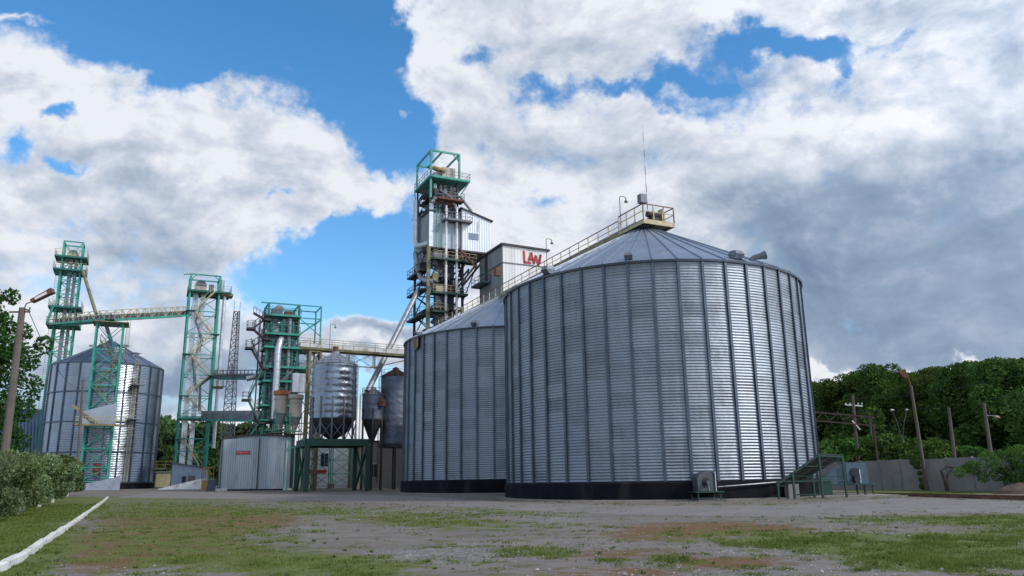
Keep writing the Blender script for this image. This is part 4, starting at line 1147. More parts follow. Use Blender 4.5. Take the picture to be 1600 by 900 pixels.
def cyclone(px, label, ptop, pcone, pend, Y):
    p = at(px, 650, Y); n = Vector((p.x, p.y, hgt(p.x, p.y)))
    t = thing('cyclone', label, 'cyclone', n, GR, 'tan dust cyclones')
    Z = lambda py: at(px, py, Y).z - n.z
    r = .92
    MB().lathe([(r, Z(pcone)), (r, Z(ptop + 14)), (r + .08, Z(ptop + 14)), (r + .08, Z(ptop + 12.6)), (r, Z(ptop + 12.6)), (r, Z(ptop + 8))], 24).build('body', TAN, t, smooth=True)
    MB().lathe([(r + .12, Z(ptop + 8)), (r + .2, Z(ptop + 7)), (r + .2, Z(ptop + 1)), (r * .6, Z(ptop))], 24).build('cap', ORANGE if px < 450 else TAN, t, smooth=True)
    MB().lathe([(.22, Z(pend)), (r * .98, Z(pcone))], 24).build('cone', GALVD, t, smooth=True)
    b = MB()
    for k in range(4):
        a = pi / 4 + k * pi / 2; b.bar((1.15 * cos(a), 1.15 * sin(a), -.2), (1.15 * cos(a), 1.15 * sin(a), Z(pcone - 6)), .12)
    for z in (Z(pcone), Z(pend), Z(700)):
        for k in range(4):
            a = pi / 4 + k * pi / 2; a2 = a + pi / 2; b.bar((1.15 * cos(a), 1.15 * sin(a), z), (1.15 * cos(a2), 1.15 * sin(a2), z), .1)
    b.build('stand', TEAL, t)
    o = MB().box(-1.2, 1.3, -1.3, 1.0, Z(pend + 5), Z(pend + 4)).build('platform', OLIVE, t)
    MB().rail([(-1.2, -1.3, Z(pend + 4)), (1.3, -1.3, Z(pend + 4))], 1.0, .8, .05).build('railing', CREAM, o)
cyclone(438, 'left of the two tan cyclones, with orange rusted cap', 610, 646, 672, 114)
cyclone(461, 'right of the two tan cyclones, with plain tan cap', 616, 652, 674, 114)

bridge('walkway_bridge', 'narrow railed footbridge joining the two teal towers above the pipe gallery', at(338, 590, 137), at(412, 590, 121), 1.3, 1.2, TEALD, STEELG, (.1, .5, .5, 0), STEELG)
bridge('pipe_gallery', 'enclosed low gallery between the two teal towers just above the shed', at(322, 655, 137), at(405, 656, 120), 1.8, .9, TEAL, GALVD, (.02, 1.35, 1.5, .05), GALVD, catg='conveyor')
tG, Pg, Lg = bridge('walkway_bridge', 'long olive walkway crossing over the hopper silo to the tallest tower',
                    at(470, 543, 110), at(655, 557, 110.5), 2.0, 1.25, OLIVE, CREAM, (.05, .7, .8, .3), WHITE, post=1.5)
b = MB()
for x in (Lg * .40, Lg * .62):
    b.bar(Pg(x, -.8, -.2), Pg(x, -.8, -2.2), .14); b.bar(Pg(x, .8, -.2), Pg(x, .8, -2.2), .14)
b.bar(Pg(1.5, -.8, -.4), Pg(Lg * .40, -.8, -2.2), .12); b.bar(Pg(Lg * .40, -.8, -2.2), Pg(Lg * .66, -.8, -2.2), .14); b.bar(Pg(Lg * .62, -.8, -2.2), Pg(Lg * .97, -.8, -.4), .12)
b.bar(Pg(Lg * .40, -.8, -2.2), Pg(Lg * .62, -.8, -.3), .08); b.bar(Pg(Lg * .62, -.8, -2.2), Pg(Lg * .40, -.8, -.3), .08)
b.build('hanging_truss', OLIVE, tG)
pb = at(517, 547, 110); gooseneck(Vector((pb.x, pb.y - .9, pb.z)), 3.4, 'gooseneck lamp standing on the walkway above the hopper silo')

# lattice support column of that walkway
def walk_column():
    Y0 = 108.6; p = at(478, 690, Y0); n = Vector((p.x, p.y, hgt(p.x, p.y)))
    t = thing('support_column', 'brown green lattice column left of the hopper silo holding up the walkway', 'tower', n, GR)
    zt = at(481, 546, Y0).z - n.z - .25
    lv = [zt * k / 9 for k in range(10)]
    lattice(t, 1.55, 1.6, zt, lv, OLIVE, .26, .10, 0, 0, -.2, xbr=False)
walk_column()

# --- hopper silo on its frame
def hopper():
    Yc = 105.0; c = at(521, 640, Yc); n = Vector((c.x, c.y, hgt(c.x, c.y)))
    f = thing('loading_stand', 'dark green steel loading frame with splayed legs under the hopper silo', 'frame', n, GR)
    Z = lambda py, px=515: at(px, py, Yc - 3).z - n.z
    x0, x1 = -4.0, 4.0; y0, y1 = -3.6, 3.0
    zt = Z(686); zb = Z(697)
    b = MB(); 
    for y in (y0, y1): b.box(x0, x1, y - .18, y + .18, zb, zt)
    for x in (x0, x1): b.box(x - .16, x + .16, y0 + .18, y1 - .18, zb, zt)
    b.box(x0 + .2, x1 - .2, y0 + .2, y1 - .2, zt - .25, zt - .05)
    b.build('top_beam', GREEN, f)
    for x in (x0 + .1, x1 - .1):
        for y in (y0, y1):
            MB().bar((x, y, -.2), (x, y, zb), .50, .46, (0, 1, 0)).build('leg', GREEN, f)
    for x in (x0 + .1, x1 - .1):
        MB().bar((x, y0 + .3, .2), (x, y1 - .3, zb), .24).bar((x, y1 - .3, .2), (x, y0 + .3, zb), .24).build('bracing', GREEN, f)
    b = MB(); b.rail([(x0, y0, zt), (x1, y0, zt)], .0001, 3, .02); 
    s = thing('hopper_silo', 'dented shiny silver hopper silo with cone roof standing on the green frame', 'silo', n + Vector((0, 0, zt)), GR)
    z0 = zt; R = 2.95
    Zc = lambda py: at(521, py, Yc).z - n.z - z0
    ze, za, zc = Zc(571), Zc(553), Zc(655)
    me = corr_cyl(R, zc, ze, .85, .026, 12, 6, 1.1); add_mesh('wall', me, WALL_H, s)
    roof_mb(R + .1, ze, .5, za, 12, .05).build('roof', GALVD, s)
    MB().lathe([(.5, .1), (R * .72, zc * .42), (R - .02, zc)], 32).build('cone', DARKST, s, smooth=True)
    for k in range(12):
        a = 2 * pi * (k + .5) / 12
        MB().bar((R * cos(a) * 1.01, R * sin(a) * 1.01, 0), (R * cos(a) * 1.01, R * sin(a) * 1.01, zc + 2.8), .2, .14, (cos(a), sin(a), 0)).build('leg', STEELG, s)
    b = MB()
    for k in range(12):
        a = 2 * pi * (k + .5) / 12; a2 = a + pi / 6
        b.bar((R * cos(a), R * sin(a), .1), (R * cos(a2), R * sin(a2), zc * .8), .08); b.bar((R * cos(a2), R * sin(a2), .1), (R * cos(a), R * sin(a), zc * .8), .08)
    b.build('bracing', STEELG, s)
    MB().lathe([(.35, za), (.4, za + 1.0)], 12).build('spout', RUST, s)
    b = MB().rail([((R) * cos(k * pi / 8), R * sin(k * pi / 8), ze) for k in range(3, 16)], .7, 1.2, .04); b.build('railing', STEELG, s)
    b = MB()
    for y in (-.25, .25): b.bar((R + .2, y, 0), (R + .2, y, ze), .05)
    for k in range(24): b.bar((R + .2, -.25, ze * k / 24), (R + .2, .25, ze * k / 24), .04)
    b.build('ladder', STEELG, s)
hopper()

def small_silo(px, Y, R, pe, pa, pc, pend, label, M, on_legs, name='hopper_silo'):
    c = at(px, 650, Y); n = Vector((c.x, c.y, hgt(c.x, c.y)))
    s = thing(name, label, 'silo', n, GR)
    Z = lambda py: at(px, py, Y).z - n.z
    me = corr_cyl(R, Z(pc), Z(pe), 1.1, .012, 10, 5, 1.1); add_mesh('wall', me, M, s)
    roof_mb(R + .08, Z(pe), .4, Z(pa), 10, .05).build('roof', RUST if on_legs == 2 else GALVD, s)
    if on_legs == 1:
        MB().lathe([(.3, Z(pend)), (R - .02, Z(pc))], 24).build('cone', DARKST, s, smooth=True)
    else:
        MB().lathe([(R + .1, Z(pc) - .5), (R + .12, Z(pc)), (.2, Z(pc) + .05)], 24).build('base_ring', DARKST, s)
    for k in range(6):
        a = 2 * pi * k / 6 + .3
        MB().bar((R * cos(a), R * sin(a), -.2), (R * cos(a), R * sin(a), Z(pc) + 1.5 * (on_legs == 1)), .2).build('leg', DARKST, s)
    b = MB()
    for y in (-.25, .25): b.bar((-R - .3, y, 1), (-R - .3, y, Z(pe)), .05)
    for k in range(30): z = 1 + Z(pe) * k / 31; b.bar((-R - .3, -.25, z), (-R - .3, .25, z), .04)
    b.build('ladder', DARKST, s)
    b = MB().rail([(R * cos(k * pi / 8), R * sin(k * pi / 8), Z(pe)) for k in range(6, 17)], .9, 1.2, .04); b.build('railing', DARKST, s)
    return s, n, Z
s_, n_, Z_ = small_silo(582, 111, 1.5, 617, 609, 656, 690, 'small dark hopper silo between the shiny hopper silo and the rusty roofed one', WALL_R, 1)
MB().lathe([(.5, Z_(636)), (.5, Z_(628)), (.3, Z_(624))], 8, .9, -1.5).build('rust_patch', RUST, s_)
small_silo(617, 113, 2.1, 589, 578, 694, 0, 'dull blue grey silo with rusty cone roof beside the half hidden large silo', WALL_R, 2, 'grain_silo')

# --- back buildings
def box_building(name, label, p, w, d, h, Mw, roofM, windows=(), door=None, rz=GR, roof_slope=0, cat='building'):
    t = thing(name, label, cat, p, rz)
    b = MB(); h2 = h + roof_slope
    b.add([(0, 0, -.6), (w, 0, -.6), (w, d, -.6), (0, d, -.6), (0, 0, h), (w, 0, h2), (w, d, h2), (0, d, h)],
          [(0, 1, 5, 4), (1, 2, 6, 5), (2, 3, 7, 6), (3, 0, 4, 7), (4, 5, 6, 7)])
    b.build('wall', Mw, t)
    e = .25; b = MB(); b.add([(-e, -e, h + .02), (w + e, -e, h2 + .02), (w + e, d + e, h2 + .02), (-e, d + e, h + .02), (-e, -e, h + .2), (w + e, -e, h2 + .2), (w + e, d + e, h2 + .2), (-e, d + e, h + .2)],
                             [(0, 3, 2, 1), (4, 5, 6, 7), (0, 1, 5, 4), (1, 2, 6, 5), (2, 3, 7, 6), (3, 0, 4, 7)]); b.build('roof', roofM, t)
    for (x0, x1, z0, z1) in windows:
        fr = MB().box(x0 - .08, x1 + .08, -.05, -.01, z0 - .08, z1 + .08).build('window', WHITE if Mw is not PALEB else STEELG, t)
        MB().box(x0, (x0 + x1) / 2 - .03, -.08, -.052, z0, z1).box((x0 + x1) / 2 + .03, x1, -.08, -.052, z0, z1).build('pane', GLASS, fr)
    if door: MB().box(door[0], door[1], -.06, -.01, 0, door[2]).build('door', DARK, t)
    return t
p = foot(600 - 42, 745, 122); box_building('brick_building', 'pale brick building with one dark window behind the small silos', p, 7.5, 6, at(570, 690, 122).z - p.z, BRICK, DARKST, [(2.0, 3.1, at(570, 746, 122).z - p.z, at(570, 725, 122).z - p.z)])
p = foot(468, 745, 127); wb = box_building('white_building', 'whitewashed building seen between the legs of the green loading frame', p, 9.0, 6, at(500, 696, 127).z - p.z, WHITE, GALVD, [(3.2, 4.4, 3.4, 5.4)])
MB().box(1.2, 4.2, -.07, -.01, 2.3, 2.8).build('red_banner', RED, wb)
# teal scaffold frames in front of the white building
def scaffold(px, w, label):
    Y = 121; p = foot(px, 745, Y); t = thing('scaffold_frame', label, 'frame', p, GR, 'thin frames before the white building')
    h = at(px, 698, Y).z - p.z
    lattice(t, w, 1.2, h, [.4, h * .35, h * .68, h], TEALD, .13, .08, 0, 0, 0, 'f')
    for x in (0, w): MB().box(x - .3, x + .3, -.3, .3, 0, .7).build('footing', DARKST, t)
scaffold(489, 2.6, 'left thin dark teal braced frame before the white building')
scaffold(519, 2.9, 'right thin dark teal braced frame before the white building')

# shed
def shed():
    Y = 110.0; p = foot(341, 766, Y)
    t = thing('metal_shed', 'galvanised sheet metal shed with big sliding door and small red sign', 'shed', p, GR + radians(-4))
    wpx = 0
    R4 = radians(25.4 - 4); vx = Vector((cos(R4), sin(R4), 0))
    # width so that the right edge is at px 452
    w = min((abs(proj(p + vx * (k * .05))[0] - 453), k * .05) for k in range(100, 360))[1]
    q = p + vx * w
    h0 = at(341, 687, p.y).z - p.z; h1 = at(452, 682, q.y).z - p.z
    d = 9.0; N = 12
    top = [(w * i / N, h0 + (h1 - h0) * (i / N) + .55 * sin(pi * min(1, i / N * 1.1)) * .6) for i in range(N + 1)]
    b = MB(); vs = [(x, 0, z) for x, z in top] + [(x, 0, .15) for x, z in top]; n = N + 1
    b.add(vs, [(i + n, i + 1 + n, i + 1, i) for i in range(N)])
    b.build('front_wall', SHEETG, t)
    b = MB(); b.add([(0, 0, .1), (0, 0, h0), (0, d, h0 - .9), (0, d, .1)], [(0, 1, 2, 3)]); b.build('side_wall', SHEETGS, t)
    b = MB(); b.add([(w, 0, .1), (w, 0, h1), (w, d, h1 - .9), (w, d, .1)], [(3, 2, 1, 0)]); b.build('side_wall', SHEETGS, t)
    b = MB(); b.add([(x, d, z - .9) for x, z in top] + [(x, d, .1) for x, z in top], [(i, i + 1, i + 1 + n, i + n) for i in range(N)]); b.build('back_wall', SHEETG, t)
    b = MB(); e = .25
    for (dz0, dz1) in ((.0, .22),):
        vs = []
        for x, z in top:
            xx = -e if x == 0 else (w + e if x == w else x)
            vs += [(xx, -e, z + dz0), (xx, d, z - .9 + dz0), (xx, -e, z + dz1), (xx, d, z - .9 + dz1)]
        f = []
        for i in range(N):
            a = i * 4; c = a + 4; f += [(a, c, c + 2, a + 2), (a + 2, c + 2, c + 3, a + 3), (a + 1, a + 3, c + 3, c + 1), (a, a + 1, c + 1, c)]
        f += [(0, 2, 3, 1), (N * 4, N * 4 + 1, N * 4 + 3, N * 4 + 2)]
        b.add(vs, f)
    b.build('roof', mat('shed_roof', (.05, .045, .045), .9, 0, .3, .5), t)
    MB().box(w * .02, w * .52, -.14, -.02, .2, h0 + .1).build('sliding_door', SHEETG, t)
    MB().bar((w * .015, -.2, .2), (w * .015, -.2, h0), .12).bar((w * .525, -.16, .2), (w * .525, -.16, h0 + .3), .10).bar((w * 1.0, -.08, .2), (w * 1.0, -.08, h1), .25).build('corner_post', DARKST, t)
    MB().box(-.25, w * .12, -.35, d, -.4, .28).box(w * .9, w + .2, -.3, 1.5, -.4, .2).build('footing', KERBW, t)
    zc = at(377, 707, p.y).z - p.z; xc = min((abs(proj(p + vx * (k * .05))[0] - 376), k * .05) for k in range(0, 200))[1]
    o = MB().box(xc - .95, xc + .95, -.2, -.15, zc - .24, zc + .24).build('sign', RED, t)
    b = MB()
    xx = xc - .8
    for k in range(9): b.box(xx, xx + .11, -.215, -.201, zc - .07, zc + .09); xx += .175
    b.build('lettering', mat('sign_text', (.62, .30, .28), .6), o)
    return t
shed()

# blue low building, white ramp, yellow rail
p = foot(268, 745, 131); 
t_ = box_building('low_building', 'small pale blue wedge roofed building at the foot of the stair tower', p, 5.6, 3.5, at(268, 724, 131).z - p.z, PALEB, STEELG, [(2.6, 3.5, 1.0, 1.9)], (1.6, 2.2, 1.9), roof_slope=-.9)
p = foot(306, 760, 112); 
def ramp():
    a = gnd(240, 765.5); 
    p = foot(247, 762, 121); t = thing('concrete_ramp', 'white painted concrete ramp rising to the right beside the blue building', 'ramp', p, radians(8))
    L = 6.2; h = at(302, 748, 121).z - p.z
    b = MB(); b.add([(0, 0, -.5), (L, 0, -.5), (L, 3, -.5), (0, 3, -.5), (0, 0, .1), (L, 0, max(1.2, h)), (L, 3, max(1.2, h)), (0, 3, .1)],
                    [(0, 3, 2, 1), (4, 5, 6, 7), (0, 1, 5, 4), (1, 2, 6, 5), (2, 3, 7, 6), (3, 0, 4, 7)]); b.build('ramp_body', WHITE, t)
    p = foot(314, 765, 116); t = thing('loading_platform', 'small yellow railed loading platform left of the metal shed', 'platform', p, radians(8))
    MB().box(0, 1.5, 0, 2, -.3, 1.3).build('base', YEL, t)
    MB().box(-.1, 1.7, -.1, 2.1, 1.31, 1.45).build('deck', CREAM, t)
    MB().rail([(0, 2, 1.45), (0, 0, 1.45), (1.6, 0, 1.45)], 1.7, .8, .09).build('railing', YEL, t)
    p = foot(322, 766, 107); t = thing('steel_bin', 'dark blue steel bin leaning by the corner of the metal shed', 'bin', p, radians(8))
    b = MB(); b.add([(0, 0, 0), (.9, 0, 0), (.9, 1, 0), (0, 1, 0), (.2, 0, 1.5), (1.0, 0, 1.5), (1.0, 1, 1.5), (.2, 1, 1.5)], [(0, 3, 2, 1), (4, 5, 6, 7), (0, 1, 5, 4), (1, 2, 6, 5), (2, 3, 7, 6), (3, 0, 4, 7)]); b.build('body', mat('bin_blue', (.02, .03, .06), .6), t)
    MB().bar((.2, -.02, 1.52), (1.0, -.02, 1.52), .1).build('rim', STEELG, t)
ramp()
p = foot(244, 745, 150); box_building('garage', 'low cream garage far behind between silo and blue building', p, 5.5, 5, 2.6, CREAM, GALVD, [], (2.8, 4.4, 2.2))
# barn with blue roof at far left
def barn():
    p = foot(-10, 745, 128)
    t = thing('barn', 'old barn with steep blue grey sheet roof left of the far silo', 'barn', p, radians(38))
    h = 3.5; w = 12; d = 12; zr = at(50, 632, 128).z - p.z
    b = MB(); b.box(0, w, 0, d, -.5, h); b.build('wall', CONCD, t)
    b = MB(); b.add([(-.5, -.6, h - .3), (w + .5, -.6, h - .3), (w + .5, d / 2, zr), (-.5, d / 2, zr), (w + .5, d + .6, h - .3), (-.5, d + .6, h - .3)], [(0, 1, 2, 3), (3, 2, 4, 5)])
    b.build('roof', BARNR, t)
    b = MB(); b.add([(w, 0, h), (w, d, h), (w, d / 2, zr - .3), (0, 0, h), (0, d, h), (0, d / 2, zr - .3)], [(0, 1, 2), (5, 4, 3)]); b.build('gable', CONCD, t)
barn()

# ------------------------------------------------------------------ right side: fans, canopy, wall, poles
def fan_unit(loc, rz, label, M):
    t = thing('aeration_fan', label, 'fan', loc, rz, 'aeration fans at the largest silo')
    # stand
    o = MB().box(-1.35, 1.35, -.75, .75, .62, .70).build('stand_top', GREEN, t)
    for x in (-1.05, 1.05):
        for y in (-.6, .6): MB().bar((x, y, -.1), (x, y, .62), .09).build('leg', GREEN, t)
    MB().bar((-1.05, -.6, .2), (1.05, -.6, .2), .06).bar((-1.05, .6, .2), (1.05, .6, .2), .06).build('stretcher', GREEN, t)
    # scroll housing
    b = MB(); n = 22; pr = []
    for k in range(n):
        a = 2 * pi * k / n; r = .62 + .22 * (k / n); pr.append((r * cos(a) - .15, r * sin(a) + 1.45))
    pr = [(-.95, .72), (.55, .72)] + [(.62 * cos(a) - .05 + .05, .86 * sin(a) + 1.35) for a in [radians(q) for q in (-20, 0, 25, 50, 75, 95, 115)]] + [(-.7, 2.0), (-1.0, 1.7)]
    m_ = len(pr)
    b.add([(x, -.5, z) for x, z in pr] + [(x, .5, z) for x, z in pr], [tuple(range(m_)), tuple(range(2 * m_ - 1, m_ - 1, -1))] + [(i, i + m_, (i + 1) % m_ + m_, (i + 1) % m_) for i in range(m_)])
    b.build('housing', M, t)
    MB().tube([(-.2, -.5, 1.35), (-.2, -.56, 1.35)], .36, 18).build('inlet', DARK, t)
    MB().tube([(-.2, -.55, 1.35), (-.2, -.95, 1.35)], .17, 12).build('motor', STEELG, t)
    MB().box(.62, .70, -.62, .62, .72, 2.15).box(-.0, .04, -.56, -.50, .72, 1.2).build('flange', GALV, t)
    return t
def right_side():
    # fan 1
    p = at(1104, 780, 54.9); p = Vector((p.x, p.y, 0))
    t = fan_unit(p, radians(12), 'grey fan on a green stand against the front of the largest silo', mat('fan_dark', (.075, .085, .095), .5, .3, .2, 1, dirt=(.05, .045, .04)))
    MB().box(-1.2, 1.5, -.9, 1.1, -.05, .10).build('pad', CONCD, t)
    t.scale = (.78, .85, .90)
    MB().box(-.5, .5, .5, 2.0, .75, 1.5).build('duct', STEELG, t)
    # long pale trim pipe along the plinth
    b = MB()
    a0 = atan2(at(1120, 760, 57).y - S1.y, at(1120, 760, 57).x - S1.x)
    pts = []
    for k in range(9):
        px = 1122 + 95 * k / 8
        best = min(((abs(proj(S1 + Vector(((SR + .5) * cos(a), (SR + .5) * sin(a), 1)))[0] - px), a) for a in [radians(q / 3) for q in range(760, 1020)]), key=lambda q: q[0])[1]
        pts.append((S1.x + (SR + .5) * cos(best), S1.y + (SR + .5) * sin(best), .9 + .25 * k / 8))
    o = b.tube(pts, .05, 8).build('plinth_pipe', GALVD); tag(o, 'pale thin pipe running along the black plinth of the largest silo', 'pipe')
    # canopy lean-to
    c0 = gnd(1252, 783); 
    Yc = 57.5
    base = at(1252, 784, Yc); base = Vector((base.x, base.y, 0))
    t = thing('sheet_canopy', 'sloping sheet canopy on a green pipe frame beside the largest silo', 'canopy', base, radians(8))
    def L(px, py, Y): d = at(px, py, Y) - base; c, s = cos(radians(-8)), sin(radians(-8)); return Vector((d.x * c - d.y * s, d.x * s + d.y * c, d.z))
    Yf, Yb = 55.6, 58.0
    lo_f = L(1213, 757, Yf); hi_f = L(1279, 710, Yf); lo_b = L(1240, 757, Yb); hi_b = L(1316, 712, Yb)
    up_ = Vector((0, 0, .06))
    b = MB(); b.add([lo_f, hi_f, hi_b, lo_b, lo_f + up_, hi_f + up_, hi_b + up_, lo_b + up_], [(0, 3, 2, 1), (4, 5, 6, 7), (0, 1, 5, 4), (1, 2, 6, 5), (2, 3, 7, 6), (3, 0, 4, 7)])
    b.build('roof_sheet', mat('canopy_sheet', (.04, .045, .048), .7, .3, .2, .8), t)
    b = MB()
    for f in (0, .5, 1.0): a_ = lo_f.lerp(lo_b, f); c_ = hi_f.lerp(hi_b, f); b.bar(a_ - up_, c_ - up_, .10)
    for f in (0, .33, .66, 1): b.bar(lo_f.lerp(hi_f, f) - up_ * 1.5, lo_b.lerp(hi_b, f) - up_ * 1.5, .07)
    b.build('rafter', GREEN, t)
    def drop(v): return Vector((v.x, v.y, -.05))
    tops = [hi_f, hi_b, lo_f.lerp(hi_f, .38), lo_b.lerp(hi_b, .38), lo_f.lerp(hi_f, .03), lo_b]
    for v in tops: MB().bar(drop(v), v, .13).build('leg', GREEN, t)
    b = MB(); 
    mid_f, mid_b = tops[2], tops[3]
    for h in (.35, 1.25):
        z = Vector((0, 0, h)); b.bar(drop(mid_f) + z, drop(hi_f) + z, .08)
        if h > 1: b.bar(drop(hi_f) + z, drop(hi_b) + z, .07)
    b.bar(drop(lo_f) + Vector((0, 0, 1.25)), drop(hi_f) + Vector((0, 0, 1.25)), .09)
    b.bar(drop(hi_b) + Vector((0, 0, 1.5)), drop(mid_b) + Vector((0, 0, 1.5)), .07)
    b.build('stretcher', GREEN, t)
    MB().box(mid_f.x + .2, mid_f.x + 1.0, mid_f.y + 1.2, mid_f.y + 2.0, 0, 1.0).build('concrete_block', CONC, t)
    # second fan, blue-grey, long stand
    b2 = at(1335, 776, 62.0); b2 = Vector((b2.x, b2.y, 0))
    t = thing('aeration_fan', 'blue grey box fan with cone duct on a long green table by the concrete wall', 'fan', b2, radians(3), 'aeration fans at the largest silo')
    MB().box(-2.9, 1.45, -.8, .8, .80, .90).build('stand_top', GREEN, t)
    for x in (-2.7, .6, 1.2):
        for y in (-.65, .65): MB().bar((x, y, -.05), (x, y, .8), .10).build('leg', GREEN, t)
    MB().bar((-3.0, -.65, .25), (1.2, -.65, .25), .05).build('stretcher', DARKST, t)
    b = MB(); b.add([(-.75, -.7, .9), (.95, -.7, .9), (.95, .7, .9), (-.75, .7, .9), (-.72, -.66, 2.45), (.84, -.66, 2.45), (.84, .66, 2.45), (-.72, .66, 2.45)],
                    [(0, 3, 2, 1), (4, 5, 6, 7), (0, 1, 5, 4), (1, 2, 6, 5), (2, 3, 7, 6), (3, 0, 4, 7)]); b.build('housing', FANB, t)
    b = MB(); b.add([(-3.0, -.4, .9), (-1.35, -.45, .9), (-1.35, .45, .9), (-3.0, .4, .9), (-2.9, -.35, 1.1), (-1.35, -.45, 2.0), (-1.35, .45, 2.0), (-2.9, .35, 1.1)],
                    [(0, 3, 2, 1), (4, 5, 6, 7), (0, 1, 5, 4), (1, 2, 6, 5), (2, 3, 7, 6), (3, 0, 4, 7)]); b.build('transition_duct', FANB, t)
    b = MB(); b.add([(-1.33, -.45, .9), (-.77, -.66, .9), (-.77, .66, .9), (-1.33, .45, .9), (-1.33, -.45, 2.0), (-.72, -.6, 2.4), (-.72, .6, 2.4), (-1.33, .45, 2.0)],
                    [(0, 3, 2, 1), (4, 5, 6, 7), (0, 1, 5, 4), (1, 2, 6, 5), (2, 3, 7, 6), (3, 0, 4, 7)]); b.build('transition_duct', FANB, t)
    MB().tube([(-.1, -.72, 1.75), (-.1, -.80, 1.75)], .33, 16).build('inlet', DARK, t)
    MB().tube([(-.1, -.72, 1.25), (-.1, -1.05, 1.25)], .24, 12).build('motor', DARKST, t)
    MB().box(.22, .3, -.80, -.68, .95, 1.95).build('bracket', GALV, t)
    # pad under
    b = MB().box(-7.0, 2.4, -2.3, 1.2, -.1, .09); o = b.build('concrete_apron', CONC); o.location = b2; o['kind'] = 'structure'
    # side block between canopy and fan
    q = at(1287, 775, 61.3); o = MB().box(-.5, .55, -.4, .4, 0, 1.1).box(-.58, .63, -.48, .48, 1.1, 1.22).build('cable_box', GREEN); o.location = (q.x, q.y, .05); tag(o, 'squat dark green steel box under the tall end of the canopy', 'box')
right_side()

# small control box between the two large silos
q = at(789, 752, 83.0); o = thing('control_box', 'small grey control box on a post between the two large silos', 'box', (q.x, q.y, .2), 0)
MB().box(-.28, .28, -.15, .15, .9, 1.9).build('cabinet', GALVD, o); MB().bar((0, 0, -.2), (0, 0, .9), .12).build('post', DARKST, o); MB().box(-.34, .34, -.2, .2, 1.9, 1.97).build('lid', STEELG, o)

# concrete wall
WA = gnd(1330, 765); WB = gnd(1600, 768.5)
def conc_wall():
    global WA, WB
    d = (WB - WA).normalized(); A = WA - d * 16; B = WB + d * 26
    t = thing('concrete_wall', 'long grey concrete panel wall in front of the wood', 'wall', A, atan2(d.y, d.x))
    L = (B - A).length; h = at(1440, 718, WA.lerp(WB, .4).y).z; n = int(L / 3.0)
    for i in range(n):
        x = i * 3.0; dz = R_.uniform(-.04, .04)
        if i % 1 == 0:
            b = MB().box(x + .10, x + 2.90, -.07, .07, -.3, h + dz)
            MB().box(x - .10, x + .10, -.12, .12, -.3, h + .06).build('post', CONC, t)
            b.build('panel', WALLM, t)
    return h, A, d
WALLM = mat('wall_concrete', (.31, .30, .295), .92, 0, .14, .35, bump=.5, bscale=5, dirt=(.20, .195, .19), dirt_amt=.5, dirt_scale=.5, streak=False)
WH, WAA, WD = conc_wall()
def wall_dist(px, off):
    """ground point in the direction of px, off metres beyond the wall line"""
    d = pray(px, 745); n = Vector((-WD.y, WD.x, 0)); n = n if n.y > 0 else -n
    k = (WAA + n * off).dot(n) / Vector((d.x, d.y, 0)).dot(n)
    return Vector((d.x * k, d.y * k, 0))

def pole(px0, px1, ptop, off, label, M=POLEC, r=.16, lamp=False, cross=False, name='utility_pole', group='poles along the wall'):
    p = wall_dist(px0, off); zt = at(px1, ptop, p.y).z; dx = at(px1, ptop, p.y).x - p.x
    t = thing(name, label, 'pole' if not lamp else 'street lamp', p, 0, group)
    MB().tube([(0, 0, -.2), (dx * .5, 0, zt * .5), (dx, 0, zt)], [r, r * .85, r * .7], 8).build('post', M, t, smooth=True)
    return t, dx, zt
t, dx, zt = pole(1342, 1332, 617, 3.0, 'wooden pole with white insulators on a crossarm behind the wall', WOOD, .24)
MB().bar((dx - 1.0, 0, zt - 1.1), (dx + 1.0, 0, zt - 1.3), .12).build('crossarm', WHITE, t)
for k, x in enumerate((-.9, -.4, .5, .95)): MB().tube([(dx + x, 0, zt - 1.15), (dx + x, 0, zt - .9)], .06, 6).build('insulator', WHITE, t)
MB().tube([(dx + .3, -.2, zt * .62), (dx - .5, -.2, zt * .72)], .08, 6).build('bracket', WHITE, t)
pole(1365, 1359, 650, 4.0, 'shorter wooden post under the right end of the rusty pipe trestle', WOOD, .17)
pole(1495, 1482, 637, 3.0, 'plain grey post between the tall street lamp and the last post', WOOD, .2)
t, dx, zt = pole(1553, 1537, 630, 3.0, 'grey post with a small side lamp above the wall', WOOD, .2)
MB().tube([(dx, 0, zt - 1.1), (dx + .9, 0, zt - 1.2)], .05, 6).build('bracket', STEELG, t)
MB().lathe([(.05, .1), (.28, -.1), (.2, -.2)], 10).build('lamp_shade', mat('lamp_shade_rusty', (.3, .2, .14), .6), t, loc=(dx + 1.0, 0, zt - 1.2))
t, dx, zt = pole(1414, 1410, 686, 5.0, 'short stub post with pale lamps low behind the wall', WOOD, .16)
for x, z in ((-.7, 3.1), (.9, 3.1)):
    MB().tube([(dx, 0, zt - .1), (dx + x * .5, 0, zt + z * .6), (dx + x, 0, zt + z)], .03, 5).build('bracket', STEELG, t)
    MB().lathe([(.04, .12), (.26, 0), (.05, -.12)], 10).build('lamp_shade', WHITE, t, loc=(dx + x, 0, zt + z))
def cable(a, c, sag, label):
    pts = [a.lerp(c, k / 14) - Vector((0, 0, sag * 4 * (k / 14) * (1 - k / 14))) for k in range(15)]
    o = MB().tube(pts, .02, 4).build('cable', WIREM); tag(o, label, 'cable')
pa_ = wall_dist(1332, 3); pb2 = wall_dist(1700, 8); za_ = at(1332, 624, pa_.y).z
pa_.z = za_; pb2.z = za_ + .8; cable(pa_, pb2, .7, 'upper thin cable from the insulator pole across the wood to the right')
pa2 = pa_ - Vector((0, 0, 1.2)); pb3 = pb2 - Vector((0, 0, 1.6)); cable(pa2, pb3, .9, 'lower thin cable from the insulator pole across the wood to the right')
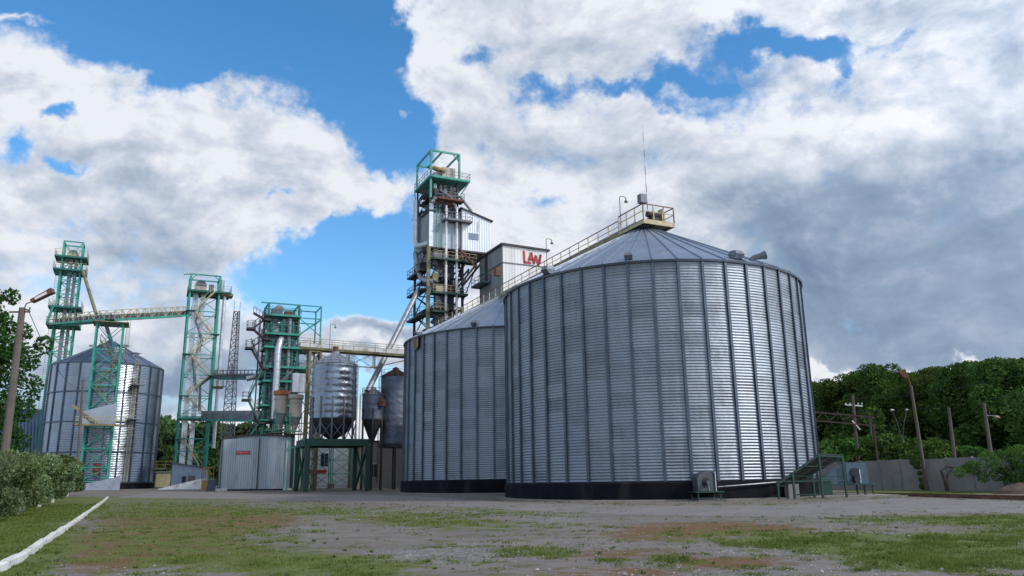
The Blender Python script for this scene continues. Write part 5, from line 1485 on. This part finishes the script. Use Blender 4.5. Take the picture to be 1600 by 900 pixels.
# tall street lamp in front of the wall
t, dx, zt = pole(1446, 1423, 602, -1.0, 'tall leaning street lamp with ivy at its foot before the concrete wall', POLEC, .19, lamp=True, name='street_lamp', group=None)
MB().tube([(dx, 0, zt - .2), (dx - .15, 0, zt + .7), (dx - .35, 0, zt + 1.1)], .06, 6).build('arm', RUST, t)
b = MB(); b.add([(-.25, -.2, 0), (.25, -.2, 0), (.25, .2, 0), (-.25, .2, 0), (-.75, -.3, .55), (-.15, -.3, .85), (-.15, .3, .85), (-.75, .3, .55)], [(0, 3, 2, 1), (4, 5, 6, 7), (0, 1, 5, 4), (1, 2, 6, 5), (2, 3, 7, 6), (3, 0, 4, 7)])
b.build('lamp_head', RUST, t, loc=(dx - .35, 0, zt + .7))
# rusty trestle beam
TREST = mat('trestle_rust', (.055, .032, .027), .85, 0, .3, 1.5)
def trestle():
    a = at(1262, 643, 84); c = at(1366, 652, 84)
    t = thing('pipe_trestle', 'rusty lattice beam carrying pipes high behind the largest silo', 'trestle', (a.x, a.y, 0), 0)
    L = c.x - a.x
    MB().bar((0, 0, a.z), (L, 0, c.z), .14).bar((0, 0, a.z - .9), (L, 0, c.z - .9), .14).build('chord', TREST, t)
    b = MB(); n = 9
    for i in range(n): x = L * i / n; b.bar((x, 0, a.z - (.9 if i % 2 else 0)), (x + L / n, 0, a.z - (0 if i % 2 else .9) + (c.z - a.z) * (i + 1) / n), .09)
    b.build('bracing', TREST, t)
    for x in (.3, L - .2): MB().bar((x, 0, 0), (x, 0, c.z - .9), .2).build('leg', TREST, t)
trestle()
# rails on the ground at right
for k, (pa, pb_) in enumerate((((1366, 772.5), (1640, 779)), ((1420, 776), (1640, 783)))):
    a = gnd(*pa); c = gnd(*pb_); d = (c - a)
    o = MB().bar((0, 0, .08), (d.x, d.y, .08), .09, .14).build('rail', RUST); o.location = a
    tag(o, ('rusty steel rail lying on the ground nearer the concrete wall', 'rusty steel rail lying on the ground nearer the drive')[k], 'rail')

# ------------------------------------------------------------------ left lamp pole, wires
def left_pole():
    Y = 46.0; p0 = at(7, 712, Y); pt = at(35, 481, Y); d = (pt - p0) / (pt.z - p0.z)
    base = p0 - d * (p0.z - 0.0)
    t = thing('street_lamp', 'weathered concrete lamp pole with rusty lamp head at the far left edge', 'street lamp', base, 0)
    tp = pt - base
    MB().tube([(0, 0, -.3), tp * .5, tp], [.27, .22, .18], 8).build('post', POLEC, t)
    MB().bar(tp + Vector((-.75, 0, -.25)), tp + Vector((.5, 0, -.25)), .09).build('crossarm', RUST, t)
    a1 = at(83, 454, Y) - base; a0 = at(50, 471, Y) - base
    MB().tube([tp + Vector((.1, 0, -.1)), tp + Vector((.2, 0, .25)), a0], .035, 6).build('arm', STEELG, t)
    d = (a1 - a0); nrm = Vector((-d.z, 0, d.x)).normalized() * .16
    b = MB(); v = [a0 - nrm * .6, a1 - nrm, a1 + nrm, a0 + nrm * .6]; b.add([x + Vector((0, -.18, 0)) for x in v] + [x + Vector((0, .18, 0)) for x in v], [(0, 1, 2, 3), (7, 6, 5, 4), (0, 4, 5, 1), (1, 5, 6, 2), (2, 6, 7, 3), (3, 7, 4, 0)])
    h = b.build('lamp_head', RUST, t)
    c = a0.lerp(a1, .5) + Vector((0, -.19, -.02)); b = MB(); e = d * .28; n2 = nrm * .5
    b.add([c - e - n2, c + e - n2, c + e + n2, c - e + n2], [(0, 1, 2, 3)]); b.build('reflector', WHITE, h)
    for (x, z) in ((.45, -.1), (.42, -1.6)): MB().tube([tp + Vector((.1, 0, z)), tp + Vector((x, 0, z - .05)), tp + Vector((x, 0, z + .12))], .05, 6).build('insulator', DARKST, t)
    # wires going off to the wooden pole by the silo
    q = at(126, 600, 108)
    def wire(a, c, sag, label):
        pts = [a.lerp(c, k / 12) - Vector((0, 0, sag * 4 * (k / 12) * (1 - k / 12))) for k in range(13)]
        o = MB().tube(pts, .022, 4).build('cable', WIREM); tag(o, label, 'cable')
    wire(base + tp + Vector((.4, 0, -.2)), q + Vector((0, 0, -.6)), 1.2, 'thin black cable from the left lamp pole down to the pole by the silo')
    n = foot(121, 745, 108); t2 = thing('utility_pole', 'slim brown wooden pole in front of the far left silo', 'pole', n, 0)
    top = at(130, 592, 108) - n
    MB().tube([(0, 0, -.3), top * .5, top], [.2, .17, .14], 8).build('post', WOOD, t2)
    MB().bar(top + Vector((-.5, 0, -.3)), top + Vector((.6, 0, -.3)), .1).build('crossarm', WOOD, t2)
left_pole()

# ------------------------------------------------------------------ kerb
def kerb():
    pts = [(-40, 908), (0, 893), (40, 871), (75, 846), (110, 822), (140, 800), (163, 783), (168, 778)]
    P = [gnd(*q) for q in pts]
    L = [0]
    for a, c in zip(P, P[1:]): L.append(L[-1] + (c - a).length)
    def ev(s):
        for i in range(len(P) - 1):
            if s <= L[i + 1]: return P[i].lerp(P[i + 1], (s - L[i]) / (L[i + 1] - L[i]))
        return P[-1]
    s = 0; k = 0; tot = L[-1]
    root = thing('kerb', 'whitewashed kerb line curving along the lawn at lower left', 'kerb', P[0], 0)
    while s < tot - 1:
        ln = 1.9; a = ev(s) - P[0]; c = ev(min(tot, s + ln)) - P[0]
        d = (c - a).normalized(); j = R_.uniform(-.02, .02); n = Vector((-d.y, d.x, 0))
        h = .17 + R_.uniform(-.03, .02); w = .085
        b = MB(); a2 = a + n * j + d * .08; c2 = c + n * R_.uniform(-.03, .03) - d * .08; N = 6; vs = []
        for i in range(N + 1):
            q = a2.lerp(c2, i / N); hh = h + R_.uniform(-.006, .004)
            for (o_, z) in ((-w, -.1), (-w, hh * .8), (-w * .6, hh), (w * .6, hh), (w, hh * .8), (w, -.1)): vs.append(q + n * (o_ + R_.uniform(-.003, .003)) + Vector((0, 0, z)))
        f = [(i * 6 + e, i * 6 + e + 1, i * 6 + e + 7, i * 6 + e + 6) for i in range(N) for e in range(5)] + [(0, 1, 2, 3, 4, 5), tuple(N * 6 + 5 - e for e in range(6))]
        b.add(vs, f); b.build('kerb_stone', KERBW, root)
        s += ln; k += 1
kerb()

# ------------------------------------------------------------------ trees
def leaf_cloud(seed, lobes, nleaf, size, squash=1.0):
    """leaf-sized faces spread through the lobes' shells; lobes = (x,y,z,r)"""
    rg = np.random.default_rng(seed); vs = []; 
    tot = sum(l[3] ** 2 for l in lobes)
    for (x, y, z, r) in lobes:
        n = int(nleaf * r * r / tot)
        d = rg.normal(size=(n, 3)); d /= np.linalg.norm(d, axis=1)[:, None]
        rad = r * (.55 + .5 * rg.random(n) ** .6)
        # sub-clumps
        k = max(4, int(r * 6)); cd = rg.normal(size=(k, 3)); cd /= np.linalg.norm(cd, axis=1)[:, None]
        near = np.argmax(d @ cd.T, axis=1); q = (d * cd[near]).sum(1)
        rad *= .80 + .28 * q
        c = np.array([x, y, z]) + d * rad[:, None] * np.array([1, 1, squash])
        a = rg.normal(size=(n, 3)); a = a * .9 + d * 0.0; a /= np.linalg.norm(a, axis=1)[:, None]
        bb = np.cross(a, rg.normal(size=(n, 3))); bb /= np.linalg.norm(bb, axis=1)[:, None]
        s = size * (.5 + rg.random(n))[:, None]
        tri = np.stack([c - a * s, c + bb * s * .55, c + a * s, c - bb * s * .55], 1)
        vs.append(tri)
    V = np.concatenate(vs).reshape(-1, 3); F = np.arange(len(V)).reshape(-1, 4)
    return V, F
def mesh_np(name, V, F, M):
    me = bpy.data.meshes.new(name); me.vertices.add(len(V)); me.vertices.foreach_set('co', V.astype(np.float32).ravel())
    me.loops.add(F.size); me.loops.foreach_set('vertex_index', F.ravel().astype(np.int32))
    me.polygons.add(len(F)); me.polygons.foreach_set('loop_start', np.arange(0, F.size, F.shape[1], dtype=np.int32))
    me.update(calc_edges=True); me.validate(); me.materials.append(M); return me
def tree_lobes(rng, h, cr, z0, n, top=.75):
    L = []
    for i in range(n):
        t = rng.random(); z = z0 + (h - z0) * t; k = sin(pi * (.12 + .80 * t)) ** .7
        a = rng.random() * 2 * pi; rr = cr * k * rng.uniform(.25, .95)
        r = cr * rng.choice([.13, .18, .22, .30, .38])
        L.append((rr * cos(a), rr * sin(a), min(z, h - r * .8), r))
    L.append((0, 0, (h + z0) * .5, cr * .55))
    return L
def trunk_mb(rng, h, r, lobes, nb=5):
    b = MB(); pts = [(0, 0, -.3)]; x = y = 0
    for k in range(1, 5): x += rng.uniform(-.2, .2) * r * 3; y += rng.uniform(-.2, .2) * r * 3; pts.append((x, y, h * .2 * k))
    b.tube(pts, [r * 1.25, r, r * .85, r * .6, r * .3], 7)
    for l in rng.sample(lobes, min(nb, len(lobes))):
        s = Vector(pts[rng.choice([1, 2, 3])]); e = Vector(l[:3]); b.tube([s, s.lerp(e, .5) + Vector((0, 0, .2)), e], [r * .45, r * .3, r * .12], 5)
    return b
def tree_proto(name, seed, h, cr, z0, nl, nleaf, size, tr, M, TM=BARK):
    rng = random.Random(seed); lobes = tree_lobes(rng, h, cr, z0, nl)
    t = thing(name, 'tree', 'tree', (0, 0, 0))
    trunk_mb(rng, h, tr, lobes, 8).build('trunk', TM, t)
    V, F = leaf_cloud(seed, lobes, nleaf, size)
    o = bpy.data.objects.new('crown', mesh_np('crown', V, F, M)); col.objects.link(o); o.parent = t
    return t
def drop_proto(p):
    for c in list(p.children): bpy.data.objects.remove(c)
    bpy.data.objects.remove(p)
W1 = tree_proto('woodland_tree', 11, 17, 5.2, 3.5, 52, 24000, .185, .28, LEAF_W)
W2 = tree_proto('woodland_tree', 12, 15, 4.6, 2.5, 46, 22000, .185, .25, LEAF_W)
W3 = tree_proto('woodland_tree', 13, 18, 5.6, 4.5, 56, 25000, .19, .3, LEAF_W)
GW = 'trees of the wood behind the concrete wall'
wood = [  # px, offset beyond wall, pixel of the top, proto, label
    (1262, 30, 600, W2, 'lower tree showing just beside the right edge of the largest silo'),
    (1292, 22, 592, W1, 'olive tinted tree above the rusty trestle'),
    (1326, 20, 588, W2, 'dark tree directly behind the pole with white insulators'),
    (1362, 24, 577, W3, 'tree rising over the shorter wooden post'),
    (1392, 20, 563, W1, 'tallest dark domed tree left of the leaning street lamp'),
    (1428, 26, 580, W2, 'tree crown behind the head of the leaning street lamp'),
    (1462, 19, 583, W1, 'tree between the street lamp and the plain grey post'),
    (1493, 24, 572, W3, 'tree behind the plain grey post'),
    (1524, 18, 562, W2, 'light tipped tree left of the post with side lamp'),
    (1556, 23, 570, W1, 'tree right behind the post with side lamp'),
    (1588, 17, 556, W3, 'large tree above the gnarled apple tree at the right edge'),
    (1625, 20, 552, W2, 'tree at the very right edge of the wood'),
    (1665, 18, 560, W1, 'tree past the right edge of the picture'),
    (1310, 40, 596, W3, 'deeper tree filling the gap above the trestle post'), (1410, 42, 574, W2, 'deeper tree behind the tallest dark domed one'), (1475, 40, 572, W3, 'deeper tree over the middle of the wood'), (1545, 38, 562, W1, 'deeper tree over the right part of the wood')]
hts = {W1: 17, W2: 15, W3: 18}
rw = random.Random(5)
for (px, off, pt, pr, lab) in wood:
    p = wall_dist(px, off); zt = at(px, pt, p.y).z; s = zt * .96 / hts[pr]
    t = copy_tree(pr, p, rw.random() * 6.28, lab, (s * 1.05, s * 1.05, s)); t['group'] = GW
for p_ in (W1, W2, W3): drop_proto(p_)
# undergrowth bushes right behind the wall: individuals
U1 = tree_proto('bush', 21, 4.5, 2.2, .4, 16, 5000, .15, .08, LEAF_U); U2 = tree_proto('bush', 22, 4.0, 2.6, .4, 16, 5000, .15, .08, LEAF_U)
ul = [(1284, 700, 'light green bush behind the wall next to the silo edge'), (1308, 690, 'bush behind the wall under the trestle'), (1352, 686, 'bush behind the wall between the two wooden posts'), (1385, 682, 'bright bush behind the wall right of the shorter post'),
      (1425, 695, 'bush behind the wall beside the stub post'), (1455, 688, 'pointed bush behind the wall right of the street lamp'), (1478, 692, 'bush behind the wall left of the plain grey post'), (1515, 700, 'low bush behind the wall between the two right posts'), (1570, 705, 'low bush behind the wall right of the last post'), (1600, 700, 'bush behind the wall at the right edge')]
for k, (px, pt, lab) in enumerate(ul):
    p = wall_dist(px, 4.5 + (k % 3)); zt = at(px, pt, p.y).z; pr = U1 if k % 2 else U2; s = zt / (4.5 if k % 2 else 4.0)
    t = copy_tree(pr, p, rw.random() * 6.28, lab, (s * 1.1, s * 1.1, s)); t['group'] = 'bushes behind the concrete wall'; t['category'] = 'bush'
drop_proto(U1); drop_proto(U2)
# dark understory wall of the wood (reads as one mass)
rg = np.random.default_rng(77); pts = []
V_ = []
for k in range(150):
    px = rg.uniform(1230, 1700); off = rg.uniform(10, 30); p = wall_dist(px, off); z = rg.uniform(1, 8.5)
    V_.append((p.x, p.y, z, rg.uniform(1.3, 2.4)))
V, F = leaf_cloud(78, V_, 42000, .24); o = bpy.data.objects.new('undergrowth', mesh_np('undergrowth', V, F, LEAF_W)); col.objects.link(o)
tag(o, 'dark shaded undergrowth between the trunks of the wood', 'undergrowth', None, 'stuff')

# far trees between the left silo, tower and shed
F1 = tree_proto('far_tree', 31, 12, 5.0, 1.0, 26, 6000, .45, .25, LEAF_F); F2 = tree_proto('far_tree', 32, 11, 5.5, .8, 24, 6000, .45, .25, LEAF_F)
far = [(232, 664, 190, 'far green tree just right of the left silo'), (252, 655, 200, 'far tree left of the stair tower'), (268, 672, 170, 'lower far tree behind the stair tower foot'), (300, 660, 205, 'far tree seen through the stair tower'), (328, 664, 200, 'far tree right of the stair tower'),
       (352, 668, 210, 'far tree behind the grey mast'), (378, 664, 205, 'far tree above the shed roof'), (402, 668, 210, 'far tree left of the wide teal tower'), (245, 702, 160, 'rounded low tree over the cream garage'), (262, 700, 158, 'second low tree beside the yellow platform post'),
       (20, 655, 190, 'far tree behind the old barn'), (-10, 645, 180, 'far tree at the left picture edge'), (48, 662, 200, 'far tree between barn and left silo'), (330, 695, 165, 'low tree behind the shed corner')]
for k, (px, pt, Y, lab) in enumerate(far):
    p = foot(px, 745, Y); zt = at(px, pt, Y).z - p.z; s = zt / (11 if k % 2 else 12)
    t = copy_tree((F2 if k % 2 else F1), p, rw.random() * 6.28, lab, (s, s, s)); t['group'] = 'far trees behind the plant'
drop_proto(F1); drop_proto(F2)

# big tree at the left edge
def big_left():
    p = foot(-55, 745, 62); H = at(-30, 425, 62).z - p.z
    rng = random.Random(3)
    t = thing('broadleaf_tree', 'big dark green tree reaching in at the left edge behind the lamp pole', 'tree', p, 0)
    lobes = []
    def L(px, py, r): q = at(px, py, 62) - p; lobes.append((q.x, q.y + rng.uniform(-1.5, 1.5), q.z, r))
    for a in ((-15, 470, 1.3), (-40, 500, 2.2), (-60, 450, 2.2), (0, 505, 1.0), (30, 515, .8), (-10, 545, 1.8), (35, 548, 1.1), (58, 535, .75), (20, 570, 1.4), (-30, 590, 2.4), (20, 605, 1.3), (5, 640, 1.4), (25, 640, .9), (10, 680, 1.2), (-40, 660, 2.5), (-90, 560, 3), (-90, 480, 2.6), (-100, 640, 3), (45, 560, .9), (8, 462, .7), (20, 690, .9), (-20, 700, 1.6)): L(*a)
    trunk_mb(rng, H, .35, lobes, 12).build('trunk', BARK, t)
    V, F = leaf_cloud(33, lobes, 26000, .15); o = bpy.data.objects.new('crown', mesh_np('crown', V, F, LEAF_T)); col.objects.link(o); o.parent = t
    p2 = foot(-130, 745, 50)
big_left()

# orchard row on the left lawn
orch = [(-30, 830, 39, 708, 'first orchard tree, cut by the left picture edge'), (12, 815, 46, 710, 'second orchard tree from the left edge, in front of the lamp pole'), (38, 800, 54, 712, 'third orchard tree of the row with pale green leaves'),
        (64, 790, 62, 712, 'fourth orchard tree of the row'), (84, 780, 72, 712, 'fifth orchard tree of the row, slightly olive'), (96, 775, 82, 711, 'sixth orchard tree of the row'), (106, 770, 90, 712, 'last and farthest orchard tree of the row')]
for k, (px, pyb, Y, pt, lab) in enumerate(orch):
    p = foot(px, 760, Y); H = at(px, pt, Y).z - p.z
    t = thing('orchard_tree', lab, 'tree', p, 0, 'whitewashed orchard trees on the lawn')
    rng = random.Random(50 + k); cr = 2.0 - .07 * k; lobes = []
    for i in range(20):
        a = rng.random() * 6.28; rr = cr * rng.uniform(.1, .8); z = H * rng.uniform(.38, .95); r = rng.uniform(.28, .8)
        lobes.append((rr * cos(a), rr * sin(a), min(z, H - r * .75), r))
    for i in range(14 if k < 3 else 3):
        a = rng.random() * 6.28; lobes.append((cr * rng.uniform(.5, .95) * cos(a), cr * rng.uniform(.5, .95) * sin(a), H * rng.uniform(.20, .36), .5))
    b = MB(); b.tube([(0, 0, -.2), (.05, 0, .5), (.1, .05, 1.0)], [.17, .14, .12], 8); b.build('trunk', KERBW, t)
    b = MB(); 
    for l in rng.sample(lobes, 8): b.tube([(.1, .05, .95), Vector((.1, .05, .95)).lerp(Vector(l[:3]), .5) + Vector((0, 0, .1)), l[:3]], [.09, .06, .025], 5)
    b.build('limb', BARK, t)
    V, F = leaf_cloud(60 + k, lobes, 9000, .075 + .008 * k); o = bpy.data.objects.new('crown', mesh_np('crown', V, F, LEAF_H if k % 2 == 0 else LEAF_H2)); col.objects.link(o); o.parent = t
# gnarled apple at right
def apple():
    p = wall_dist(1565, -2.0); 
    t = thing('apple_tree', 'spreading apple tree with gnarled forked trunk before the concrete wall', 'tree', p, 0)
    rng = random.Random(8); lobes = []; Y = p.y
    for a in ((1500, 738, .45), (1520, 730, .6), (1545, 722, .8), (1570, 720, .9), (1595, 715, 1.0), (1620, 712, 1.1), (1560, 742, .6), (1590, 740, .8), (1535, 745, .5), (1640, 725, 1.2), (1580, 755, .5), (1612, 735, .9)):
        q = at(a[0], a[1], Y + rng.uniform(-1, .5)) - p; lobes.append((q.x, q.y, q.z, a[2]))
    V, F = leaf_cloud(90, lobes, 9000, .085); o = bpy.data.objects.new('crown', mesh_np('crown', V, F, LEAF_U)); col.objects.link(o); o.parent = t
    q0 = at(1590, 768, Y) - p; b = MB().tube([(q0.x, 0, -.2), at(1585, 745, Y) - p, at(1560, 738, Y) - p], [.2, .15, .08], 7); b.tube([(q0.x, 0, .3), at(1605, 735, Y) - p], [.16, .08], 6)
    b.build('trunk', BARK, t)
    p2 = wall_dist(1478, -2.2); t2 = thing('apple_tree', 'bare forked trunk with one leafless arm against the concrete wall', 'tree', p2, 0)
    Y = p2.y; f = lambda a, c: at(a, c, Y) - p2
    MB().tube([(0, 0, -.2), f(1477, 752), f(1471, 735)], [.2, .15, .12], 7).tube([f(1476, 755), f(1481, 742), f(1488, 733)], [.13, .12, .09], 7).tube([f(1470, 736), f(1480, 729), f(1495, 731), f(1512, 733)], [.11, .10, .08, .04], 7).build('trunk', BARK, t2)
    V, F = leaf_cloud(91, [(*(f(1508, 732)), .35), (*(f(1515, 728)), .4)], 900, .08); o = bpy.data.objects.new('crown', mesh_np('crown', V, F, LEAF_U)); col.objects.link(o); o.parent = t2
    # ivy on the lamp
    p3 = wall_dist(1440, -1.0); t3 = f2 = None
    V, F = leaf_cloud(92, [(-.45, -.1, 2.75, .5), (-.30, -.12, 2.2, .28), (-.22, -.1, 1.6, .22), (-.15, -.1, 1.0, .2), (-.05, -.1, .4, .32)], 1500, .08); V[:, 2] += 0
    o = bpy.data.objects.new('ivy', mesh_np('ivy', V, F, LEAF_U)); col.objects.link(o); o.location = p3; tag(o, 'small green ivy clump climbing the leaning street lamp', 'ivy')
    # mound
    m_ = wall_dist(1592, -4.5); b = MB(); N = 28; RR = 12; vs = [(0, 0, .75)]
    for j in range(1, RR + 1):
        for i in range(N):
            a = 2 * pi * i / N; r = j / RR; vs.append((2.0 * r * cos(a), 1.5 * r * sin(a), .75 * (1 - r * r) * (1 + .3 * noise.noise(Vector((cos(a) * r * 3, sin(a) * r * 3, 4)))) + .06 * noise.noise(Vector((cos(a) * r * 12, sin(a) * r * 12, 2))) - (.1 if j == RR else 0)))
    fs = [(0, 1 + i, 1 + (i + 1) % N) for i in range(N)] + [(1 + (j - 1) * N + i, 1 + j * N + i, 1 + j * N + (i + 1) % N, 1 + (j - 1) * N + (i + 1) % N) for j in range(1, RR) for i in range(N)]
    b.add(vs, fs); o = b.build('soil_mound', mat('soil', (.085, .06, .042), .95, 0, .3, 2, bump=.8, bscale=6, dirt=(.14, .12, .09)), smooth='all'); o.location = m_; tag(o, 'low heap of brown soil at the right edge before the apple tree', 'mound')
apple()

# ------------------------------------------------------------------ grass, weeds, stones
def grass():
    rg = np.random.default_rng(4); blades = []; N = 0
    pos = []
    tries = 0
    while len(pos) < 30000 and tries < 900000:
        tries += 1
        y = 12.5 + 55 * rg.random() ** 2.0; x = rg.uniform(-.72, .72) * y
        g, m_, gi = fields(x, y)
        d = g * .8 + vn(x, y, 1.1, 7.7) * 1.0 + vn(x, y, 3.0, 2.2) * .5 + vn(x, y, .3, 1.7) * .3 - .22
        if d > rg.random() * .9: pos.append((x, y, hgt(x, y), d))
    P = np.array(pos); n = len(P); k = 4
    base = np.repeat(P[:, :3], k, 0); sc = np.repeat(.55 + .6 * np.clip(P[:, 3], 0, 1), k)
    m = len(base); yy = base[:, 1]
    off = rg.normal(size=(m, 2)) * .045; base[:, 0] += off[:, 0]; base[:, 1] += off[:, 1]
    a = rg.random(m) * 6.28; h = (.018 + .04 * rg.random(m)) * sc * (1 + yy / 60); w = .005 + .00045 * yy
    dx = np.cos(a) * w; dy = np.sin(a) * w; lean = rg.normal(size=(m, 2)) * .035
    p0 = base - np.stack([dx, dy, np.full(m, .01)], 1); p1 = base + np.stack([dx, dy, np.full(m, -.01)], 1)
    p2 = base + np.stack([lean[:, 0], lean[:, 1], h], 1)
    V = np.stack([p0, p1, p2], 1).reshape(-1, 3); F = np.arange(len(V)).reshape(-1, 3)
    M = leaf_mat('grass_blade', (.065, .10, .02), (.20, .23, .065), .35)
    o = bpy.data.objects.new('grass', mesh_np('grass', V, F, M)); col.objects.link(o); tag(o, 'short patchy green grass over the yard and lawn', 'grass', None, 'stuff')
    # weeds: broader leafy tufts
    pos = []
    while len(pos) < 300:
        y = 13 + 34 * rg.random() ** 1.6; x = rg.uniform(-.7, .7) * y; g, m_, gi = fields(x, y)
        if rg.random() < .15 + .5 * min(1, g): pos.append((x, y, hgt(x, y), rg.uniform(.03, .085)))
    VV = []
    for (x, y, z, r) in pos:
        for i in range(16):
            a = rg.random() * 6.28; e = rg.uniform(.2, 1.2); L = r * rg.uniform(.6, 1.3)
            d = np.array([cos(a) * cos(e), sin(a) * cos(e), sin(e)]) * L; s = np.array([-sin(a), cos(a), 0]) * L * .22; c = np.array([x, y, z]) + rg.normal(size=3) * r * .3 * np.array([1, 1, 0])
            VV += [c, c + d * .5 - s, c + d, c + d * .5 + s]
    V = np.array(VV); F = np.arange(len(V)).reshape(-1, 4)
    o = bpy.data.objects.new('weeds', mesh_np('weeds', V, F, leaf_mat('weed_leaf', (.05, .10, .02), (.11, .19, .045)))); col.objects.link(o); tag(o, 'scattered leafy weeds poking up through the gravel', 'weeds', None, 'stuff')
    # stones
    VV = []; FF = []; cnt = 0
    for _ in range(7000):
        y = 12.5 + 36 * rg.random() ** 1.7; x = rg.uniform(-.7, .7) * y; g, m_, gi = fields(x, y)
        if rg.random() > .25 + gi or g > .8: continue
        r = rg.uniform(.010, .028) * (1 + .3 * (rg.random() < .04) * 3); z = hgt(x, y); q = rg.uniform(.7, 1.3, size=6)
        VV += [(x + r * q[0], y, z), (x, y + r * q[1], z), (x - r * q[2], y, z), (x, y - r * q[3], z), (x + r * .2, y, z + r * .8 * q[4]), (x, y, z - r)]
        FF += [(cnt, cnt + 1, cnt + 4), (cnt + 1, cnt + 2, cnt + 4), (cnt + 2, cnt + 3, cnt + 4), (cnt + 3, cnt, cnt + 4)]; cnt += 6
    me = mesh_np('gravel', np.array(VV), np.array(FF), mat('gravel_stone', (.26, .25, .245), .9, 0, .5, 9.0)); o = bpy.data.objects.new('gravel', me); col.objects.link(o)
    tag(o, 'loose grey gravel stones strewn over the yard', 'gravel', None, 'stuff')
grass()
def foot_strip(S, label):
    b = MB(); n = 120; vs = []; fs = []
    for k in range(n + 1):
        a = 2 * pi * k / n
        for j, r in enumerate((SR + .29, SR + .6, SR + 1.0 + .35 * noise.noise(Vector((cos(a) * 9, sin(a) * 9, S.y))))):
            x = S.x + r * cos(a); y = S.y + r * sin(a); vs.append((x, y, hgt(x, y) + (.10, .06, .0)[j]))
    for k in range(n):
        for j in range(2): i = k * 3 + j; fs.append((i, i + 1, i + 4, i + 3))
    b.add(vs, fs); o = b.build('silo_apron', mat('apron_concrete', (.20, .18, .16), .95, 0, .3, 1.2, bump=.5, bscale=8, dirt=(.09, .08, .06), dirt_amt=.6), smooth='all'); o['kind'] = 'structure'
foot_strip(S1, 1); foot_strip(S2, 2)
